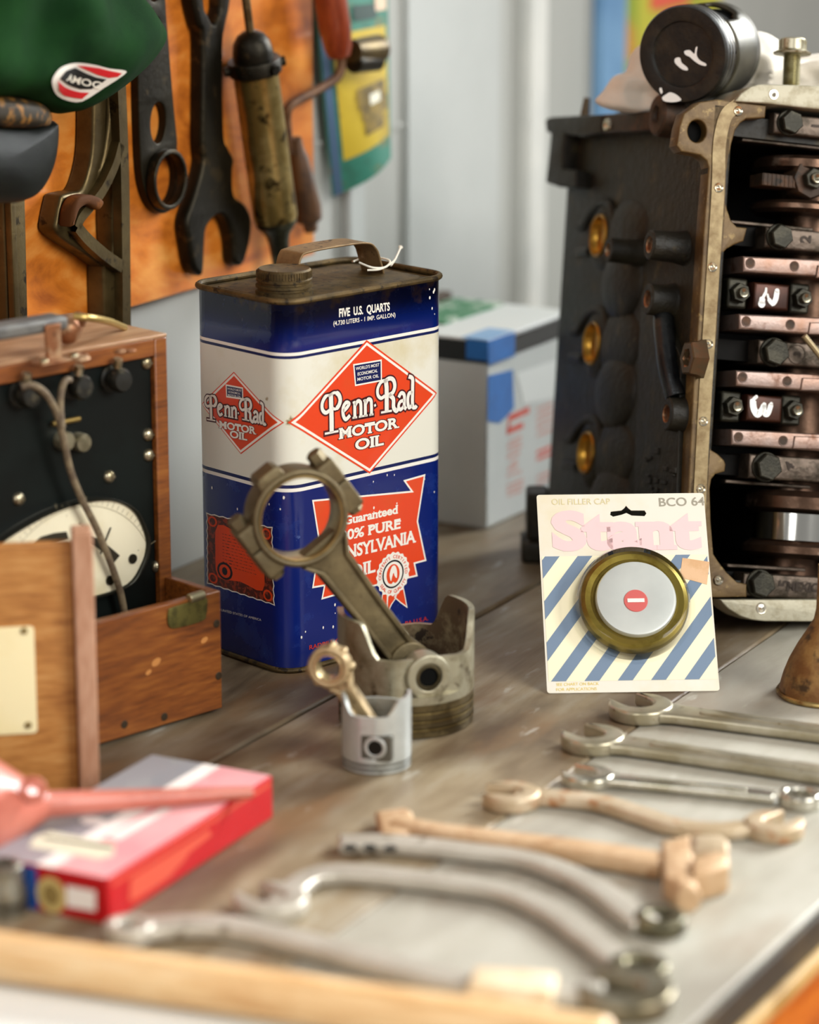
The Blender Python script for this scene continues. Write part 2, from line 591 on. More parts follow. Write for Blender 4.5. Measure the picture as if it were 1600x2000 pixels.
s_ = MB(); sheet(s_, .56, .74, .605, .655, .0022, 0, 6, 6); s_.build('printed_highlight', mat('print_white', 'e8e4d0', .5), sg)
s_ = MB(); sheet(s_, .45, .80, .17, .245, .0012, 0, 6, 6); s_.build('printed_heading', mat('print_dark_green', '16362e', .5), sg)
s_ = MB(); sheet(s_, .78, .95, .12, .21, .0012, 0, 6, 6); s_.build('printed_figure', mat('print_pink', 'e0c0a4', .5), sg)

# blue panel and poster farther along the wall
def wall_panel(px0, px1, v1, z, th, top=0.75):
    x0 = local(WF, px0, v1, z)[0]; x1 = local(WF, px1, v1, z)[0]; y0 = local(WF, (px0 + px1) / 2, v1, z)[1]
    return x0, x1, y0
x0, x1, y0 = wall_panel(1164, 1212, 225, .006, .006)
s_ = MB(); s_.box(((x0 + x1) / 2, .52, .006), (x1 - x0, .5, .012))
o = s_.build('blue_board', mat('blue_paint', '6e97bc', .5, col2='5c86ae', scale=6), M=WF, bevel=.002)
tag(o, 'narrow pale blue board standing against the wall behind the engine', 'board')
po = thing('poster', 'yellow and red poster on the wall behind the topmost piston', 'poster', WF)
x0, x1, y0 = wall_panel(1214, 1402, 100, .006, .006)
s_ = MB(); s_.box(((x0 + x1) / 2, .56, .004), (x1 - x0, .62, .008)); s_.build('sheet', mat('poster_yellow', 'b9b434', .5, col2='9aa02c', scale=14, lo=.45, hi=.65), po)
xr0 = local(WF, 1270, 20, .008)[0]; xr1 = local(WF, 1345, 20, .008)[0]; yr = local(WF, 1300, 16, .008)[1]
s_ = MB(); s_.box(((xr0 + xr1) / 2, yr + .1, .0085), (xr1 - xr0, .2, .001)); s_.build('red_panel', mat('poster_red', 'd8583e', .5), po)
xr0 = local(WF, 1217, 20, .008)[0]; xr1 = local(WF, 1246, 20, .008)[0]
s_ = MB(); s_.box(((xr0 + xr1) / 2, .52, .0085), (xr1 - xr0, .5, .001)); s_.build('olive_stripe', mat('poster_olive', '8c9c26', .5, col2='c08a30', scale=16, lo=.5, hi=.6), po)

# ================================================================ tools hung on the board
def hung(name, label, cat, group='hand tools hung on the plywood board'):
    return thing(name, label, cat, WF, group)
# flat steel bar with ring end
t = hung('ring_wrench', 'flat black steel bar with a ring end and slots hung on plywood', 'wrench')
out = wpx(smooth([(258, -150), (262, 0), (270, 141), (272, 224), (277, 333), (288, 384), (305, 411), (325, 416), (346, 397), (358, 352), (355, 317), (347, 296), (347, 272), (339, 192), (330, 80), (324, 0), (320, -150)], 4), .022)
h = [wpx(ell(322, 349, 24, 52, 28, 4), .022), wpx(ell(310, 240, 15, 41, 24, 2), .022), wpx(ell(301, 58, 11, 29, 6, 10), .022), wpx(ell(302, -28, 12, 32, 20), .022)]
b = MB(); b.plate([out] + h, BZ, .022, bevel=.0012); b.build('bar', m_iron, t)
b = MB()
cx, cy = local(WF, 321, 350, .024); a_ = local(WF, 321, 296, .024)[1] - cy
b.plate([circ(cx, cy, a_ * 1.10, 40), circ(cx, cy, a_ * .93, 40)], .0225, .031, bevel=.001)
b.build('ring_collar', m_iron, t)
# open ended fork wrench
t = hung('open_end_wrench', 'large black forged open end wrench hung jaws down on plywood', 'wrench')
out = wpx(smooth([(376, -90), (380, 0), (391, 51), (398, 80), (397, 272), (399, 320), (382, 384), (367, 432), (372, 482), (381, 525), (398, 537), (402, 482), (405, 448), (420, 426), (436, 419), (450, 438), (458, 474), (461, 512), (476, 518), (489, 480), (494, 432), (482, 400), (460, 381), (457, 336), (459, 310), (447, 286), (440, 256), (438, 96), (443, 51), (452, 6), (457, -90)], 4), .028)
h = [wpx(smooth([(400, -80), (432, -80), (434, 0), (432, 24), (420, 47), (408, 28), (401, 8)], 4), .028)]
b = MB(); b.plate([out] + h, BZ, .028, bevel=.004, res=3); b.build('forging', m_iron, t)
# cast lever bracket
t = hung('lever_bracket', 'olive cast metal lever bracket with hooked arm hung beside the green cap', 'bracket')
out = wpx(smooth([(186, 120), (184, 190), (182, 288), (173, 340), (160, 371), (142, 376), (124, 381), (119, 392), (112, 425), (110, 450), (128, 470), (168, 496), (204, 522)], 4, False) + [(207, 640), (249, 640), (243, 528), (240, 384), (235, 150), (233, 110)], .032)
h = [wpx(smooth([(161, 440), (178, 414), (194, 390), (221, 352), (222, 430), (221, 499), (190, 472)], 4), .032), wpx(smooth([(212, 160), (214, 230), (205, 300), (196, 330), (206, 280), (209, 220)], 3), .032)]
b = MB(); b.plate([out] + h, BZ, .032, bevel=.003); b.build('casting', m_olive, t)
b = MB()
for pts, wpt in (([(223, 110), (231, 300), (234, 450), (236, 640)], .0112), ([(140, 444), (148, 424), (168, 400), (192, 368), (214, 322), (226, 280)], .0085), ([(140, 442), (160, 466), (196, 498), (228, 520)], .0095)):
    p = smooth(wpx(pts, .034), 5, False)
    vs, fs = ribbon(p, wpt)
    n = len(vs)
    b.add([(x, y, .0321) for x, y in vs] + [(x, y, .040) for x, y in vs], fs + [tuple(n + i for i in reversed(f)) for f in fs])
    L = n // 2
    b.f += [(len(b.v) - 2 * n + 2 * i, len(b.v) - 2 * n + 2 * i + 2, len(b.v) - n + 2 * i + 2, len(b.v) - n + 2 * i) for i in range(L - 1)]
    b.f += [(len(b.v) - 2 * n + 2 * i + 1, len(b.v) - n + 2 * i + 1, len(b.v) - n + 2 * i + 3, len(b.v) - 2 * n + 2 * i + 3) for i in range(L - 1)]
    b.m += [0] * (2 * (L - 1))
b.build('raised_rib', m_olive, t)
hk = wpx(smooth([(125, 382), (150, 378), (172, 390), (164, 407), (150, 402), (138, 398), (124, 408), (116, 430), (108, 440), (112, 405)], 4), .030)
b = MB(); b.plate([hk], .0322, .046, bevel=.003); b.build('hook', mat('rusty_hook', '4a2a10', .8, .0, spec=.15, col2='6e4018', scale=60), t)
# plain bar at far left
t = hung('steel_bar', 'olive steel bar hanging under the visor of the green cap', 'bar')
b = MB(); b.plate([wpx([(6, 330), (50, 330), (57, 640), (18, 640)], .034)], BZ, .034, bevel=.003); b.build('bar', m_olive, t)
b = MB(); b.plate([wpx([(10, 330), (20, 330), (32, 640), (22, 640)], .036)], .0341, .040, bevel=.001); b.build('raised_rib', m_olive, t)

# grease gun
t = hung('grease_gun', 'worn brassy grease gun cylinder hung nozzle down on plywood', 'grease gun')
m_gun = mat('worn_brass_steel', '86703c', 0.3, 0.8, col2='b49e66', scale=26, lo=.45, hi=.68, col3='3a2e16', scale3=70, lo3=.55, hi3=.66, bump=.15, bscale=150)
def wl(u, v, z): return V((*local(WF, u, v, z), z))
A, B = wl(488, 60, .0408), wl(541, 446, .0408)
Lg = (B - A).length
G = along(A, B)
r = .0192
b = MB(); b.lathe([(r, .028), (r, Lg * .55), (r * 1.0, Lg * .93), (r * .97, Lg * .95), (1e-5, Lg * .95)], G, 40); b.build('barrel', m_gun, t)
b = MB(); b.lathe([(1e-5, 0), (.006, .0005), (.0115, .004), (.0155, .010), (.0172, .018), (.0172, .024), (.0218, .0245), (.0225, .026), (.0225, .036), (.0205, .037)], G, 36)
for a in range(0, 360, 60):
    b.cyl(V((.0205 * math.cos(R(a)), .0205 * math.sin(R(a)), .031)), V((.0262 * math.cos(R(a)), .0262 * math.sin(R(a)), .031)), .0042, n=12, M=G)
b.build('dome_cap', m_iron, t)
b = MB(); b.cyl((0, 0, .004), (-.002, .0, -.20), .0036, n=14, M=G); b.build('plunger_rod', mat('rod_steel', '8a7c5c', .35, .9, col2='5a4a30', scale=40), t)
b = MB(); b.lathe([(r * .9, Lg * .94), (r * .92, Lg * .975), (r * .55, Lg * 1.03), (.0088, Lg * 1.08), (.0075, Lg * 1.25), (.004, Lg * 1.26), (1e-5, Lg * 1.26)], G, 28); b.build('nozzle', mat('nozzle_steel', '4a4a38', .4, .85, col2='2a2a20', scale=30), t)

# hand brace
t = hung('hand_crank', 'bent rod hand crank with red-brown wooden grip beside the tin sign', 'crank')
m_rust = mat('rusty_rod', '6a4a30', .6, .5, col2='4a3020', scale=40, bump=.2)
m_grip = wood('red_grip_wood', '5a1e0c', '7d3014', '94441e', 7, (10, 1, 10), .35, coat=.3)
pts = [wl(566, 300, .026), wl(560, 240, .027), wl(563, 212, .03), wl(580, 197, .032), wl(615, 179, .036), wl(650, 158, .04), wl(664, 142, .042), wl(667, 120, .042), wl(664, 90, .042), wl(650, -60, .042)]
b = MB(); b.tube(smooth(pts, 5, False), .0042, 12); b.build('rod', m_rust, t)
ga = along(wl(663, 110, .042), wl(640, -40, .042))
b = MB(); b.lathe([(.0045, 0), (.010, .001), (.0125, .008), (.0145, .03), (.0142, .06), (.012, .075), (1e-5, .076)], ga, 28); b.build('grip', m_grip, t)
gb = along(wl(577, 268, .030), wl(606, 440, .030))
Lb = (wl(606, 440, .03) - wl(577, 268, .03)).length
b = MB(); b.lathe([(1e-5, 0), (.005, .001), (.006, .012), (.0085, .02), (.0105, Lb * .55), (.0125, Lb * .78), (.0115, Lb * .93), (.007, Lb * .97), (.006, Lb * 1.06), (1e-5, Lb * 1.06)], gb, 28); b.build('lower_grip', mat('dark_grip', '55381f', .5, 0, col2='3c2614', scale=40), t)
b = MB()
c0, c1 = wl(688, 100, .046), wl(738, 96, .046)
b.cyl(c0, c1, .010, .013, 20); b.build('chuck', m_olive, t)
b = MB(); b.cyl(wl(690, 122, .046), wl(736, 118, .046), .0095, n=20, ch=.001); b.build('chuck_jaw', m_iron, t)

# ================================================================ green attendant's cap at top left
def inflate(outline, c, tf, tb, rings=14, fold=None, ex=2.3):
    n = len(outline)
    mb = MB()
    def vert(i, q, sgn):
        x = c[0] + (outline[i][0] - c[0]) * q; y = c[1] + (outline[i][1] - c[1]) * q
        z = (tf if sgn > 0 else tb) * max(0, 1 - q ** ex) ** .5 * sgn
        if fold: z += fold(x, y) * (1 - q ** 4) * sgn
        return (x, y, z)
    for sgn in (1, -1):
        vs = [vert(i, (j / rings) ** .7, sgn) for j in range(1, rings + 1) for i in range(n)]
        vs.append(vert(0, 0, sgn))
        fs = [(j * n + i, j * n + (i + 1) % n, (j + 1) * n + (i + 1) % n, (j + 1) * n + i) for j in range(rings - 1) for i in range(n)]
        fs += [(len(vs) - 1, (i + 1) % n, i) for i in range(n)]
        mb.add(vs, fs if sgn < 0 else [tuple(reversed(f)) for f in fs])
    def height(x, y):
        d = V((x - c[0], y - c[1])); L = d.length
        if L < 1e-9: return tf + (fold(x, y) if fold else 0)
        d /= L
        best = None
        for i in range(n):
            p, q = outline[i], outline[(i + 1) % n]
            ax, ay, bx, by = p[0] - c[0], p[1] - c[1], q[0] - c[0], q[1] - c[1]
            den = (bx - ax) * d.y - (by - ay) * d.x
            if abs(den) < 1e-12: continue
            u = (ay * d.x - ax * d.y) / den
            if -1e-6 <= u <= 1 + 1e-6:
                k = (ax + (bx - ax) * u) * d.x + (ay + (by - ay) * u) * d.y
                if k > 0 and (best is None or k > best): best = k
        q = min(1, L / best) if best else 1
        z = tf * max(0, 1 - q ** ex) ** .5
        if fold: z += fold(x, y) * (1 - q ** 4)
        return z
    return mb, height
ZC = .085
CF = WF @ T(0, 0, ZC)
def cpx(pts, z=0): return trace(CF, pts, z)
t = thing('attendant_cap', 'dark green cloth service cap with round red patch and black visor', 'cap', CF)
co = cpx(smooth([(-190, 60), (-150, 165), (-60, 190), (0, 190), (60, 205), (112, 222), (150, 212), (205, 182), (250, 145), (285, 102), (298, 68), (285, 35), (250, -10), (190, -70), (60, -140), (-90, -120)], 5))
cc = cpx([(40, 60)])[0]
def cfold(x, y):
    u, v = x - cc[0], y - cc[1]
    return .006 * math.sin(62 * (v * .95 + u * .35) + 1.2 * math.sin(30 * u)) + .004 * math.sin(70 * u - 45 * v + 1) + .004 * noise.noise((x * 25, y * 25, 3))
cm, ch = inflate(co, cc, .050, .066, 16, cfold)
m_cap = mat('green_cloth', '0c2810', .95, 0, col2='173a18', scale=14, lo=.4, hi=.7, spec=.08, bump=.3, bscale=900)
cm.build('crown', m_cap, t, ang=80)
vo = cpx(smooth([(-150, 225), (-60, 235), (40, 244), (98, 236), (108, 246), (104, 300), (90, 345), (68, 378), (40, 394), (0, 397), (-70, 392), (-140, 360), (-180, 290)], 5))
vc = cpx([(-30, 310)])[0]
vm, vh = inflate(vo, vc, .020, .006, 10, ex=2)
vm.build('visor', mat('black_leather', '070a07', .4, 0, col2='0d110c', scale=120, bump=.4, bscale=700, spec=.18), t, ang=80)
bo = cpx(smooth([(-160, 160), (-60, 176), (10, 184), (64, 198), (86, 216), (90, 236), (78, 248), (20, 251), (-60, 246), (-160, 236)], 4))
bc = cpx([(-30, 214)])[0]
bmsh, bh = inflate(bo, bc, .020, .02, 10, ex=3)
bmsh.build('braid_band', mat('gold_braid', '2a2212', .6, .2, col2='8a5f24', scale=160, lo=.5, hi=.6, stretch=(1, .6, 1)), t, ang=80)
def onsurf(pts, hf):
    out = []
    for u, v in pts:
        z = .03
        for _ in range(24):
            p = local(CF, u, v, z)
            z += .6 * (hf(*p) - z)
        out.append(tuple(local(CF, u, v, z)))
    return out
def decal(name, outs, hf, off, m, parent, cuts=5):
    b = MB()
    for o in outs: b.flat([o], 0)
    me_v = [V(v) for v in b.v]
    bm = bmesh.new()
    vv = [bm.verts.new(v) for v in me_v]
    for f in b.f:
        try: bm.faces.new([vv[i] for i in f])
        except ValueError: pass
    lim = .0035
    for _ in range(4):
        es = [e for e in bm.edges if e.calc_length() > lim]
        if not es: break
        bmesh.ops.subdivide_edges(bm, edges=es, cuts=1)
        bmesh.ops.triangulate(bm, faces=bm.faces)
    q = MB()
    bm.verts.index_update()
    q.add([(v.co.x, v.co.y, hf(v.co.x, v.co.y) + off) for v in bm.verts], [tuple(v.index for v in f.verts) for f in bm.faces])
    bm.free()
    return q.build(name, m, parent, ang=80)
patch = [(99, 162), (104, 146), (118, 131), (144, 123), (179, 126), (212, 134), (243, 138), (237, 148), (200, 172), (158, 198), (128, 196), (107, 184)]
pt = decal('patch', [onsurf(smooth(patch, 3), ch)], ch, .0012, mat('patch_white', 'e9e4da', .8), t)
def z1(x, y): return ch(x, y)
m_red = mat('patch_red', 'd01820', .75)
decal('red_field', [onsurf([(146, 128), (162, 129), (190, 133), (214, 139), (234, 143), (226, 150), (208, 152), (186, 146), (168, 138)], ch)], z1, .0020, m_red, pt)
decal('red_field', [onsurf([(108, 158), (120, 168), (136, 176), (152, 180), (170, 181), (156, 193), (140, 191), (122, 187), (111, 176)], ch)], z1, .0020, m_red, pt)
decal('black_band', [onsurf([(113, 154), (126, 138), (143, 132), (164, 143), (184, 151), (204, 155), (196, 161), (174, 174), (152, 174), (130, 166)], ch)], z1, .0019, mat('patch_black', '10100e', .8), pt)
vs, fs, wd = text2d('AMOC', .02, .05)
pa, pb = [V(q) for q in onsurf([(123, 158), (192, 175)], ch)]
ax = (pb - pa); _o = onsurf([(133, 139), (128, 156)], ch); up = V(_o[0]) - V(_o[1])
q = MB()
vv = []
for x, y in vs:
    p = pa + ax * (x / wd) + up * (y * .8 + .08)
    vv.append((p.x, p.y, ch(p.x, p.y) + .0027))
q.add(vv, fs); q.build('lettering', mat('thread_cream', 'f0eee0', .8), pt)

# ================================================================ motor oil can
CW, CD, CHH, CR = .1682, .1090, .2874, .018
ca = 0.8114
KA = V((math.sin(ca), math.cos(ca), 0)); KB = V((-math.cos(ca), math.sin(ca), 0))
KO = V((-.0919, 2.0888, 0))
KF = frame(KO, KA, KB, V((0, 0, 1)))
FF = frame(KO, KA, V((0, 0, 1)), KA.cross(V((0, 0, 1))))             # wide face: x, z
LF = frame(KO, KB, V((0, 0, 1)), KA)                                # narrow face: x = distance back from corner
QA = math.pi * CR / 4
def cs(s, z, off=0.0):
    """point on the can's wrapped wall: s = 0 at the near corner, + along the wide face, - along the narrow one"""
    if s >= 0: L, ax = CW, 0
    else: L, ax = CD, 1
    a = abs(s)
    if a < QA:
        th = a / CR
        x = CR - (CR + off) * math.cos(R(45) + th) ; y = CR - (CR + off) * math.sin(R(45) + th)
        # th = 0 -> middle of the corner, th = 45deg -> face
        x = CR - (CR + off) * math.sin(R(45) - th); y = CR - (CR + off) * math.cos(R(45) - th)
    elif a < QA + L - 2 * CR:
        x, y = CR + a - QA, -off
    else:
        th = (a - QA - L + 2 * CR) / CR
        x, y = L - CR + (CR + off) * math.sin(th), CR - (CR + off) * math.cos(th)
    return (x, y, z) if ax == 0 else (y, x, z)
def cF(u, v):
    x, z = local(FF, u, v); return (x - CR + QA, z)
def cL(u, v):
    x, z = local(LF, u, v); return (-(x - CR + QA), z)
SF = [QA * k / 4 for k in range(-4, 5)] + [QA + CW - 2 * CR + QA * k / 4 for k in range(0, 9)] + [-(QA + CD - 2 * CR + QA * k / 4) for k in range(0, 9)]
def wrap(mb, vs, fs, off, mi):
    """flat (s, z) faces bent round the can"""
    bm = bmesh.new()
    vv = [bm.verts.new((s, z, 0)) for s, z in vs]
    for f in fs:
        try: bm.faces.new([vv[i] for i in f])
        except ValueError: pass
    s0, s1 = min(v[0] for v in vs), max(v[0] for v in vs)
    for s in SF:
        if s0 < s < s1:
            bmesh.ops.bisect_plane(bm, geom=bm.verts[:] + bm.edges[:] + bm.faces[:], plane_co=(s, 0, 0), plane_no=(1, 0, 0))
    bm.verts.index_update()
    mb.add([cs(v.co.x, v.co.y, off) for v in bm.verts], [tuple(v.index for v in f.verts) for f in bm.faces], mi)
    bm.free()
def wpoly(mb, pts, off, mi, holes=()):
    b = MB(); b.flat([pts] + list(holes), 0)
    wrap(mb, [(v[0], v[1]) for v in b.v], b.f, off, mi)
def wline(mb, pts, w, off, mi, closed=True):
    vs, fs = ribbon(pts, w, closed)
    wrap(mb, vs, fs, off, mi)
def wtext(mb, s, p0, p1, hpx, off, mi, fn, bold=0.0, serif=0.0, outline=None):
    """text from pixel p0 to p1 (baseline ends), cap height hpx pixels"""
    vs, fs, wd = text2d(s, bold, serif)
    a = V(fn(*p0)); b = V(fn(*p1)); up = V(fn(p0[0], p0[1] - hpx)) - a
    up = V((0, up.y))
    ax = b - a
    n0 = text2d.n0
    q = [tuple(a + ax * (x / wd) + up * y) for x, y in vs]
    wrap(mb, q, [f for f in fs if min(f) < n0], off, mi)
    for g in range(4):
        sf_ = [f for f in fs if min(f) >= n0 and ((min(f) - n0) // 4) % 4 == g]
        if sf_: wrap(mb, q, sf_, off + .00003 + g * .00001, mi)
    if outline:
        vs2, fs2, wd2 = text2d(s, bold + outline[0], serif + outline[0])
        k = (wd2 - wd) / 2
        n0 = text2d.n0
        q = [tuple(a + ax * ((x - k) / wd) + up * (y)) for x, y in vs2]
        wrap(mb, q, [f for f in fs2 if min(f) < n0], off - .00014, outline[1])
        if n0 < len(vs2): wrap(mb, q, [f for f in fs2 if min(f) >= n0], off - .00008, outline[1])
t = thing('oil_can', 'blue, white and orange five quart motor oil can in the middle', 'oil can', KF)
def worn(name, col, wear, lo, hi, scale=45, rough=.28, extra=None, lo2=.66, hi2=.70):
    return mat(name, col, rough, 0, col2=wear, scale=scale, lo=lo, hi=hi, detail=8, col3=extra or wear, scale3=scale * 4, lo3=lo2, hi3=hi2, bump=.04, bscale=30, rough2=.45, coat=.25)
m_blue = worn('can_blue', '071d66', '1b3a84', .54, .80, 30, .25, '6a80b0', .70, .76)
def rust_top(m, z0, z1, col):
    nt = m.node_tree
    b = nt.nodes['Principled BSDF']
    src = b.inputs['Base Color'].links[0].from_socket
    tc = [n for n in nt.nodes if n.type == 'TEX_COORD'][0]
    sp_ = nt.nodes.new('ShaderNodeSeparateXYZ'); nt.links.new(tc.outputs['Object'], sp_.inputs[0])
    g = nt.nodes.new('ShaderNodeMapRange'); g.inputs[1].default_value, g.inputs[2].default_value, g.inputs[3].default_value, g.inputs[4].default_value = z0, z1, 0, .34
    nt.links.new(sp_.outputs[2], g.inputs[0])
    n = nt.nodes.new('ShaderNodeTexNoise'); n.inputs['Scale'].default_value = 55; n.inputs['Detail'].default_value = 8
    nt.links.new(tc.outputs['Object'], n.inputs['Vector'])
    a = nt.nodes.new('ShaderNodeMath'); a.operation = 'ADD'; nt.links.new(g.outputs[0], a.inputs[0]); nt.links.new(n.outputs[0], a.inputs[1])
    r = nt.nodes.new('ShaderNodeMapRange'); r.inputs[1].default_value, r.inputs[2].default_value, r.inputs[4].default_value = .80, .93, .7
    nt.links.new(a.outputs[0], r.inputs[0])
    x = nt.nodes.new('ShaderNodeMix'); x.data_type = 'RGBA'
    nt.links.new(r.outputs[0], x.inputs[0]); nt.links.new(src, x.inputs[6]); x.inputs[7].default_value = srgb(col)
    nt.links.new(x.outputs[2], b.inputs['Base Color'])
rust_top(m_blue, .245, .2874, '6e5c44')
m_white = worn('can_white', 'e2dfd0', 'cdbf92', .50, .74, 11, .3, '8a7448', .67, .72)
m_navy = mat('can_navy', '0c1a50', .3)
m_orange = worn('can_orange', 'e0431c', 'd2501f', .5, .8, 20, .32, 'e8b090', .73, .76)
m_cream = mat('can_print_white', 'efe9de', .35)
m_rusty = mat('can_rusty_top', '4a3c22', .55, .55, col2='6b5733', scale=60, lo=.4, hi=.65, col3='2c2214', scale3=140, lo3=.55, hi3=.62, bump=.25, bscale=300)
m_scuff = mat('can_rim_scuff', '6a5636', .55, .2, col2='3e3a3c', scale=120, lo=.45, hi=.6)
# body: bands of colour as rings
zt = lambda y: cF(850, y)[1]
lv = [(0, 3), (.0035, 0), (zt(900), 1), (zt(893.4), 2), (zt(887), 1), (zt(650.5), 2), (zt(645), 1), (zt(639), 0), (CHH - .004, 3), (CHH, None)]
per = [CR * 0] 
rim = []
def loop():
    pts = []
    for cx, cy, a0 in ((CW - CR, CR, -90), (CW - CR, CD - CR, 0), (CR, CD - CR, 90), (CR, CR, 180)):
        pts += arc(cx, cy, CR, a0, a0 + 90, 8)
    return pts
lp = loop()
n = len(lp)
b = MB()
for (z0, mi), (z1_, _) in zip(lv[:-1], lv[1:]):
    b.add([(x, y, z) for z in (z0, z1_) for x, y in lp], [(i, (i + 1) % n, n + (i + 1) % n, n + i) for i in range(n)], mi)
b.add([(x, y, 0) for x, y in lp], [tuple(range(n))], 3)
b.add([(x, y, CHH - .004) for x, y in lp], [tuple(range(n))], 3)
b.build('body', [m_blue, m_cream, m_navy, m_rusty], t)
for f in bpy.data.objects['body'].data.polygons: pass
_body = [o for o in t.children if o.name.startswith('body')][0]
for p in _body.data.polygons:
    if p.material_index == 1:
        z = p.center.z
        if zt(887) < z < zt(650.5): p.material_index = 4
_body.data.materials.append(m_white)
def off_loop(d): 
    o = []
    for cx, cy, a0 in ((CW - CR, CR, -90), (CW - CR, CD - CR, 0), (CR, CD - CR, 90), (CR, CR, 180)):
        o += arc(cx, cy, CR + d, a0, a0 + 90, 8)
    return o
b = MB(); b.tube([(x, y, CHH - .0015) for x, y in off_loop(.0006)], .0024, 10, closed=True); b.build('top_rim', m_rusty, t)
b = MB(); b.tube([(x, y, .0022) for x, y in off_loop(.0004)], .0021, 10, closed=True); b.build('bottom_rim', m_rusty, t)
# raised panel pressed in the top
b = MB(); b.plate([rrect(.012, .012, CW - .012, CD - .012, .012)], CHH - .004, CHH - .0022, bevel=.0008); b.build('top_panel', m_rusty, t)
# cap
ctop = tab(555, 522, CHH + .017)
cx_, cy_ = (KF.inverted() @ ctop).x, (KF.inverted() @ ctop).y
cx_, cy_ = max(cx_, .024), max(cy_, .024)
b = MB()
rc = .0205
pr = [(rc * 1.06, 0), (rc * 1.06, .0025), (rc * .97, .003), (rc * .97, .0048), (rc * 1.05, .0052), (rc * 1.05, .0072), (rc * .97, .0076), (rc * .97, .0092), (rc * 1.03, .0096), (rc * 1.03, .0112), (rc * .99, .012), (rc * .99, .0175), (rc * .93, .0188), (rc * .86, .0182), (1e-5, .0182)]
b.lathe(pr, T(cx_, cy_, CHH - .0022), 48)
for i in range(60):
    a = i * 6
    b.box((rc * 1.0, 0, .0148), (.0009, .0008, .0048), M=T(cx_, cy_, CHH - .0022) @ RZ(a))
b.build('screw_cap', m_rusty, t, merge=False)
# handle: strap along the length
pA = KF.inverted() @ tab(600, 527, CHH); pB = KF.inverted() @ tab(735, 548, CHH)
hy = CD * .52
xa, xb = .052, CW - .030
hz = .0265
prof = smooth([(xa - .002, 0), (xa, .012), (xa + .004, hz - .003), (xa + .012, hz), ((xa + xb) / 2, hz + .001), (xb - .014, hz), (xb - .004, hz - .006), (xb, .012), (xb + .004, 0)], 5, False)
b = MB()
hw = .0130
L = len(prof)
vs = []
for sgn in (-1, 1):
    for x, z in prof: vs.append((x, hy + sgn * hw, CHH - .0022 + z))
nv = []
for sgn in (-1, 1):
    for i, (x, z) in enumerate(prof):
        a, c = prof[max(i - 1, 0)], prof[min(i + 1, L - 1)]
        d = V((c[0] - a[0], c[1] - a[1])).normalized()
        nv.append((x + d.y * .0016, hy + sgn * hw, CHH - .0022 + max(0, z - d.x * .0016)))
fs = []
for i in range(L - 1):
    fs += [(i, i + 1, L + i + 1, L + i), (2 * L + i, 3 * L + i, 3 * L + i + 1, 2 * L + i + 1), (i, 2 * L + i, 2 * L + i + 1, i + 1), (L + i, L + i + 1, 3 * L + i + 1, 3 * L + i)]
b.add(vs + nv, fs)
b.build('handle', mat('handle_rusty', '7a6242', .5, .4, col2='947a54', scale=50, lo=.4, hi=.65, col3='3a2c18', scale3=120, bump=.2, bscale=250), t, bevel=.0008)
# string tied round the handle foot
b = MB()
sx, sy = xb + .001, hy
zz = CHH + .003
b.tube(smooth([(sx - .014, sy - .002, zz + .004), (sx - .010, sy - .013, zz + .001), (sx + .003, sy - .0135, zz), (sx + .010, sy - .010, zz + .004), (sx + .008, sy + .012, zz + .004), (sx - .006, sy + .0135, zz + .002), (sx - .012, sy + .006, zz + .004)], 6, False), .00085, 8)
b.tube(smooth([(sx - .013, sy - .010, zz - .001), (sx - .004, sy - .0155, zz - .0005), (sx + .010, sy - .014, zz + .003), (sx + .016, sy - .012, zz + .006)], 6, False), .0008, 8)
b.tube(smooth([(sx + .010, sy - .012, zz), (sx + .018, sy - .008, zz + .003), (sx + .026, sy - .004, zz + .008), (sx + .030, sy - .002, zz + .011)], 6, False), [.0008] * 15 + [.0009, .0012, .0016, .002], 8)
b.build('string', mat('string_white', 'ece6d6', .8), t)

# printed decoration
pm = [m_cream, m_navy, m_orange, mat('print_dark', '4a1418', .4), mat('print_red', 'c8321c', .4), mat('print_black', '10101a', .4), mat('print_seal_orange', 'e2491f', .4)]
p = MB()
def lerp(a, b, k): return (a[0] + (b[0] - a[0]) * k, a[1] + (b[1] - a[1]) * k)
def diamond(tips, fn, w):
    pts = [fn(*q) for q in tips]
    c = ((pts[0][0] + pts[2][0]) / 2, (pts[1][1] + pts[3][1]) / 2)
    wpoly(p, pts, .00012, 2)
    wline(p, [lerp(c, q, .945) for q in pts], w, .00024, 0)
d1 = [cF(716, 664), cF(856, 768), cF(722, 925), (.0016, cF(700, 795)[1])]
zc = (d1[1][1] + cF(700, 795)[1]) / 2
d1[3] = (.0012, d1[1][1])
c1_ = ((d1[0][0] + d1[2][0]) / 2, d1[1][1])
wpoly(p, d1, .00012, 2); wline(p, [lerp(c1_, q, .945) for q in d1], .0019, .00024, 0)
d2 = [cL(457, 726), (-.0012, d1[1][1]), cL(471, 887), cL(393, 806)]
d2[3] = (d2[3][0], d1[1][1])
c2_ = ((d2[0][0] + d2[2][0]) / 2, d1[1][1])
wpoly(p, d2, .00012, 2); wline(p, [lerp(c2_, q, .935) for q in d2], .0017, .00024, 0)
def navybox(cs_, fn, lines, hp):
    q = [fn(*c) for c in cs_]
    wpoly(p, q, .00024, 1); wline(p, q, .0012, .00036, 0)
    for s, a, b_ in lines: wtext(p, s, a, b_, hp, .0004, 0, fn, .015)
navybox([(690.5, 712.5), (744, 703.5), (744.5, 743), (694, 752.5)], cF, [("WORLD'S MOST", (694.5, 723), (740.5, 715)), ('ECONOMICAL', (698, 733.5), (737, 726.5)), ('MOTOR OIL', (697.5, 744), (739.5, 736.5))], 6.3)
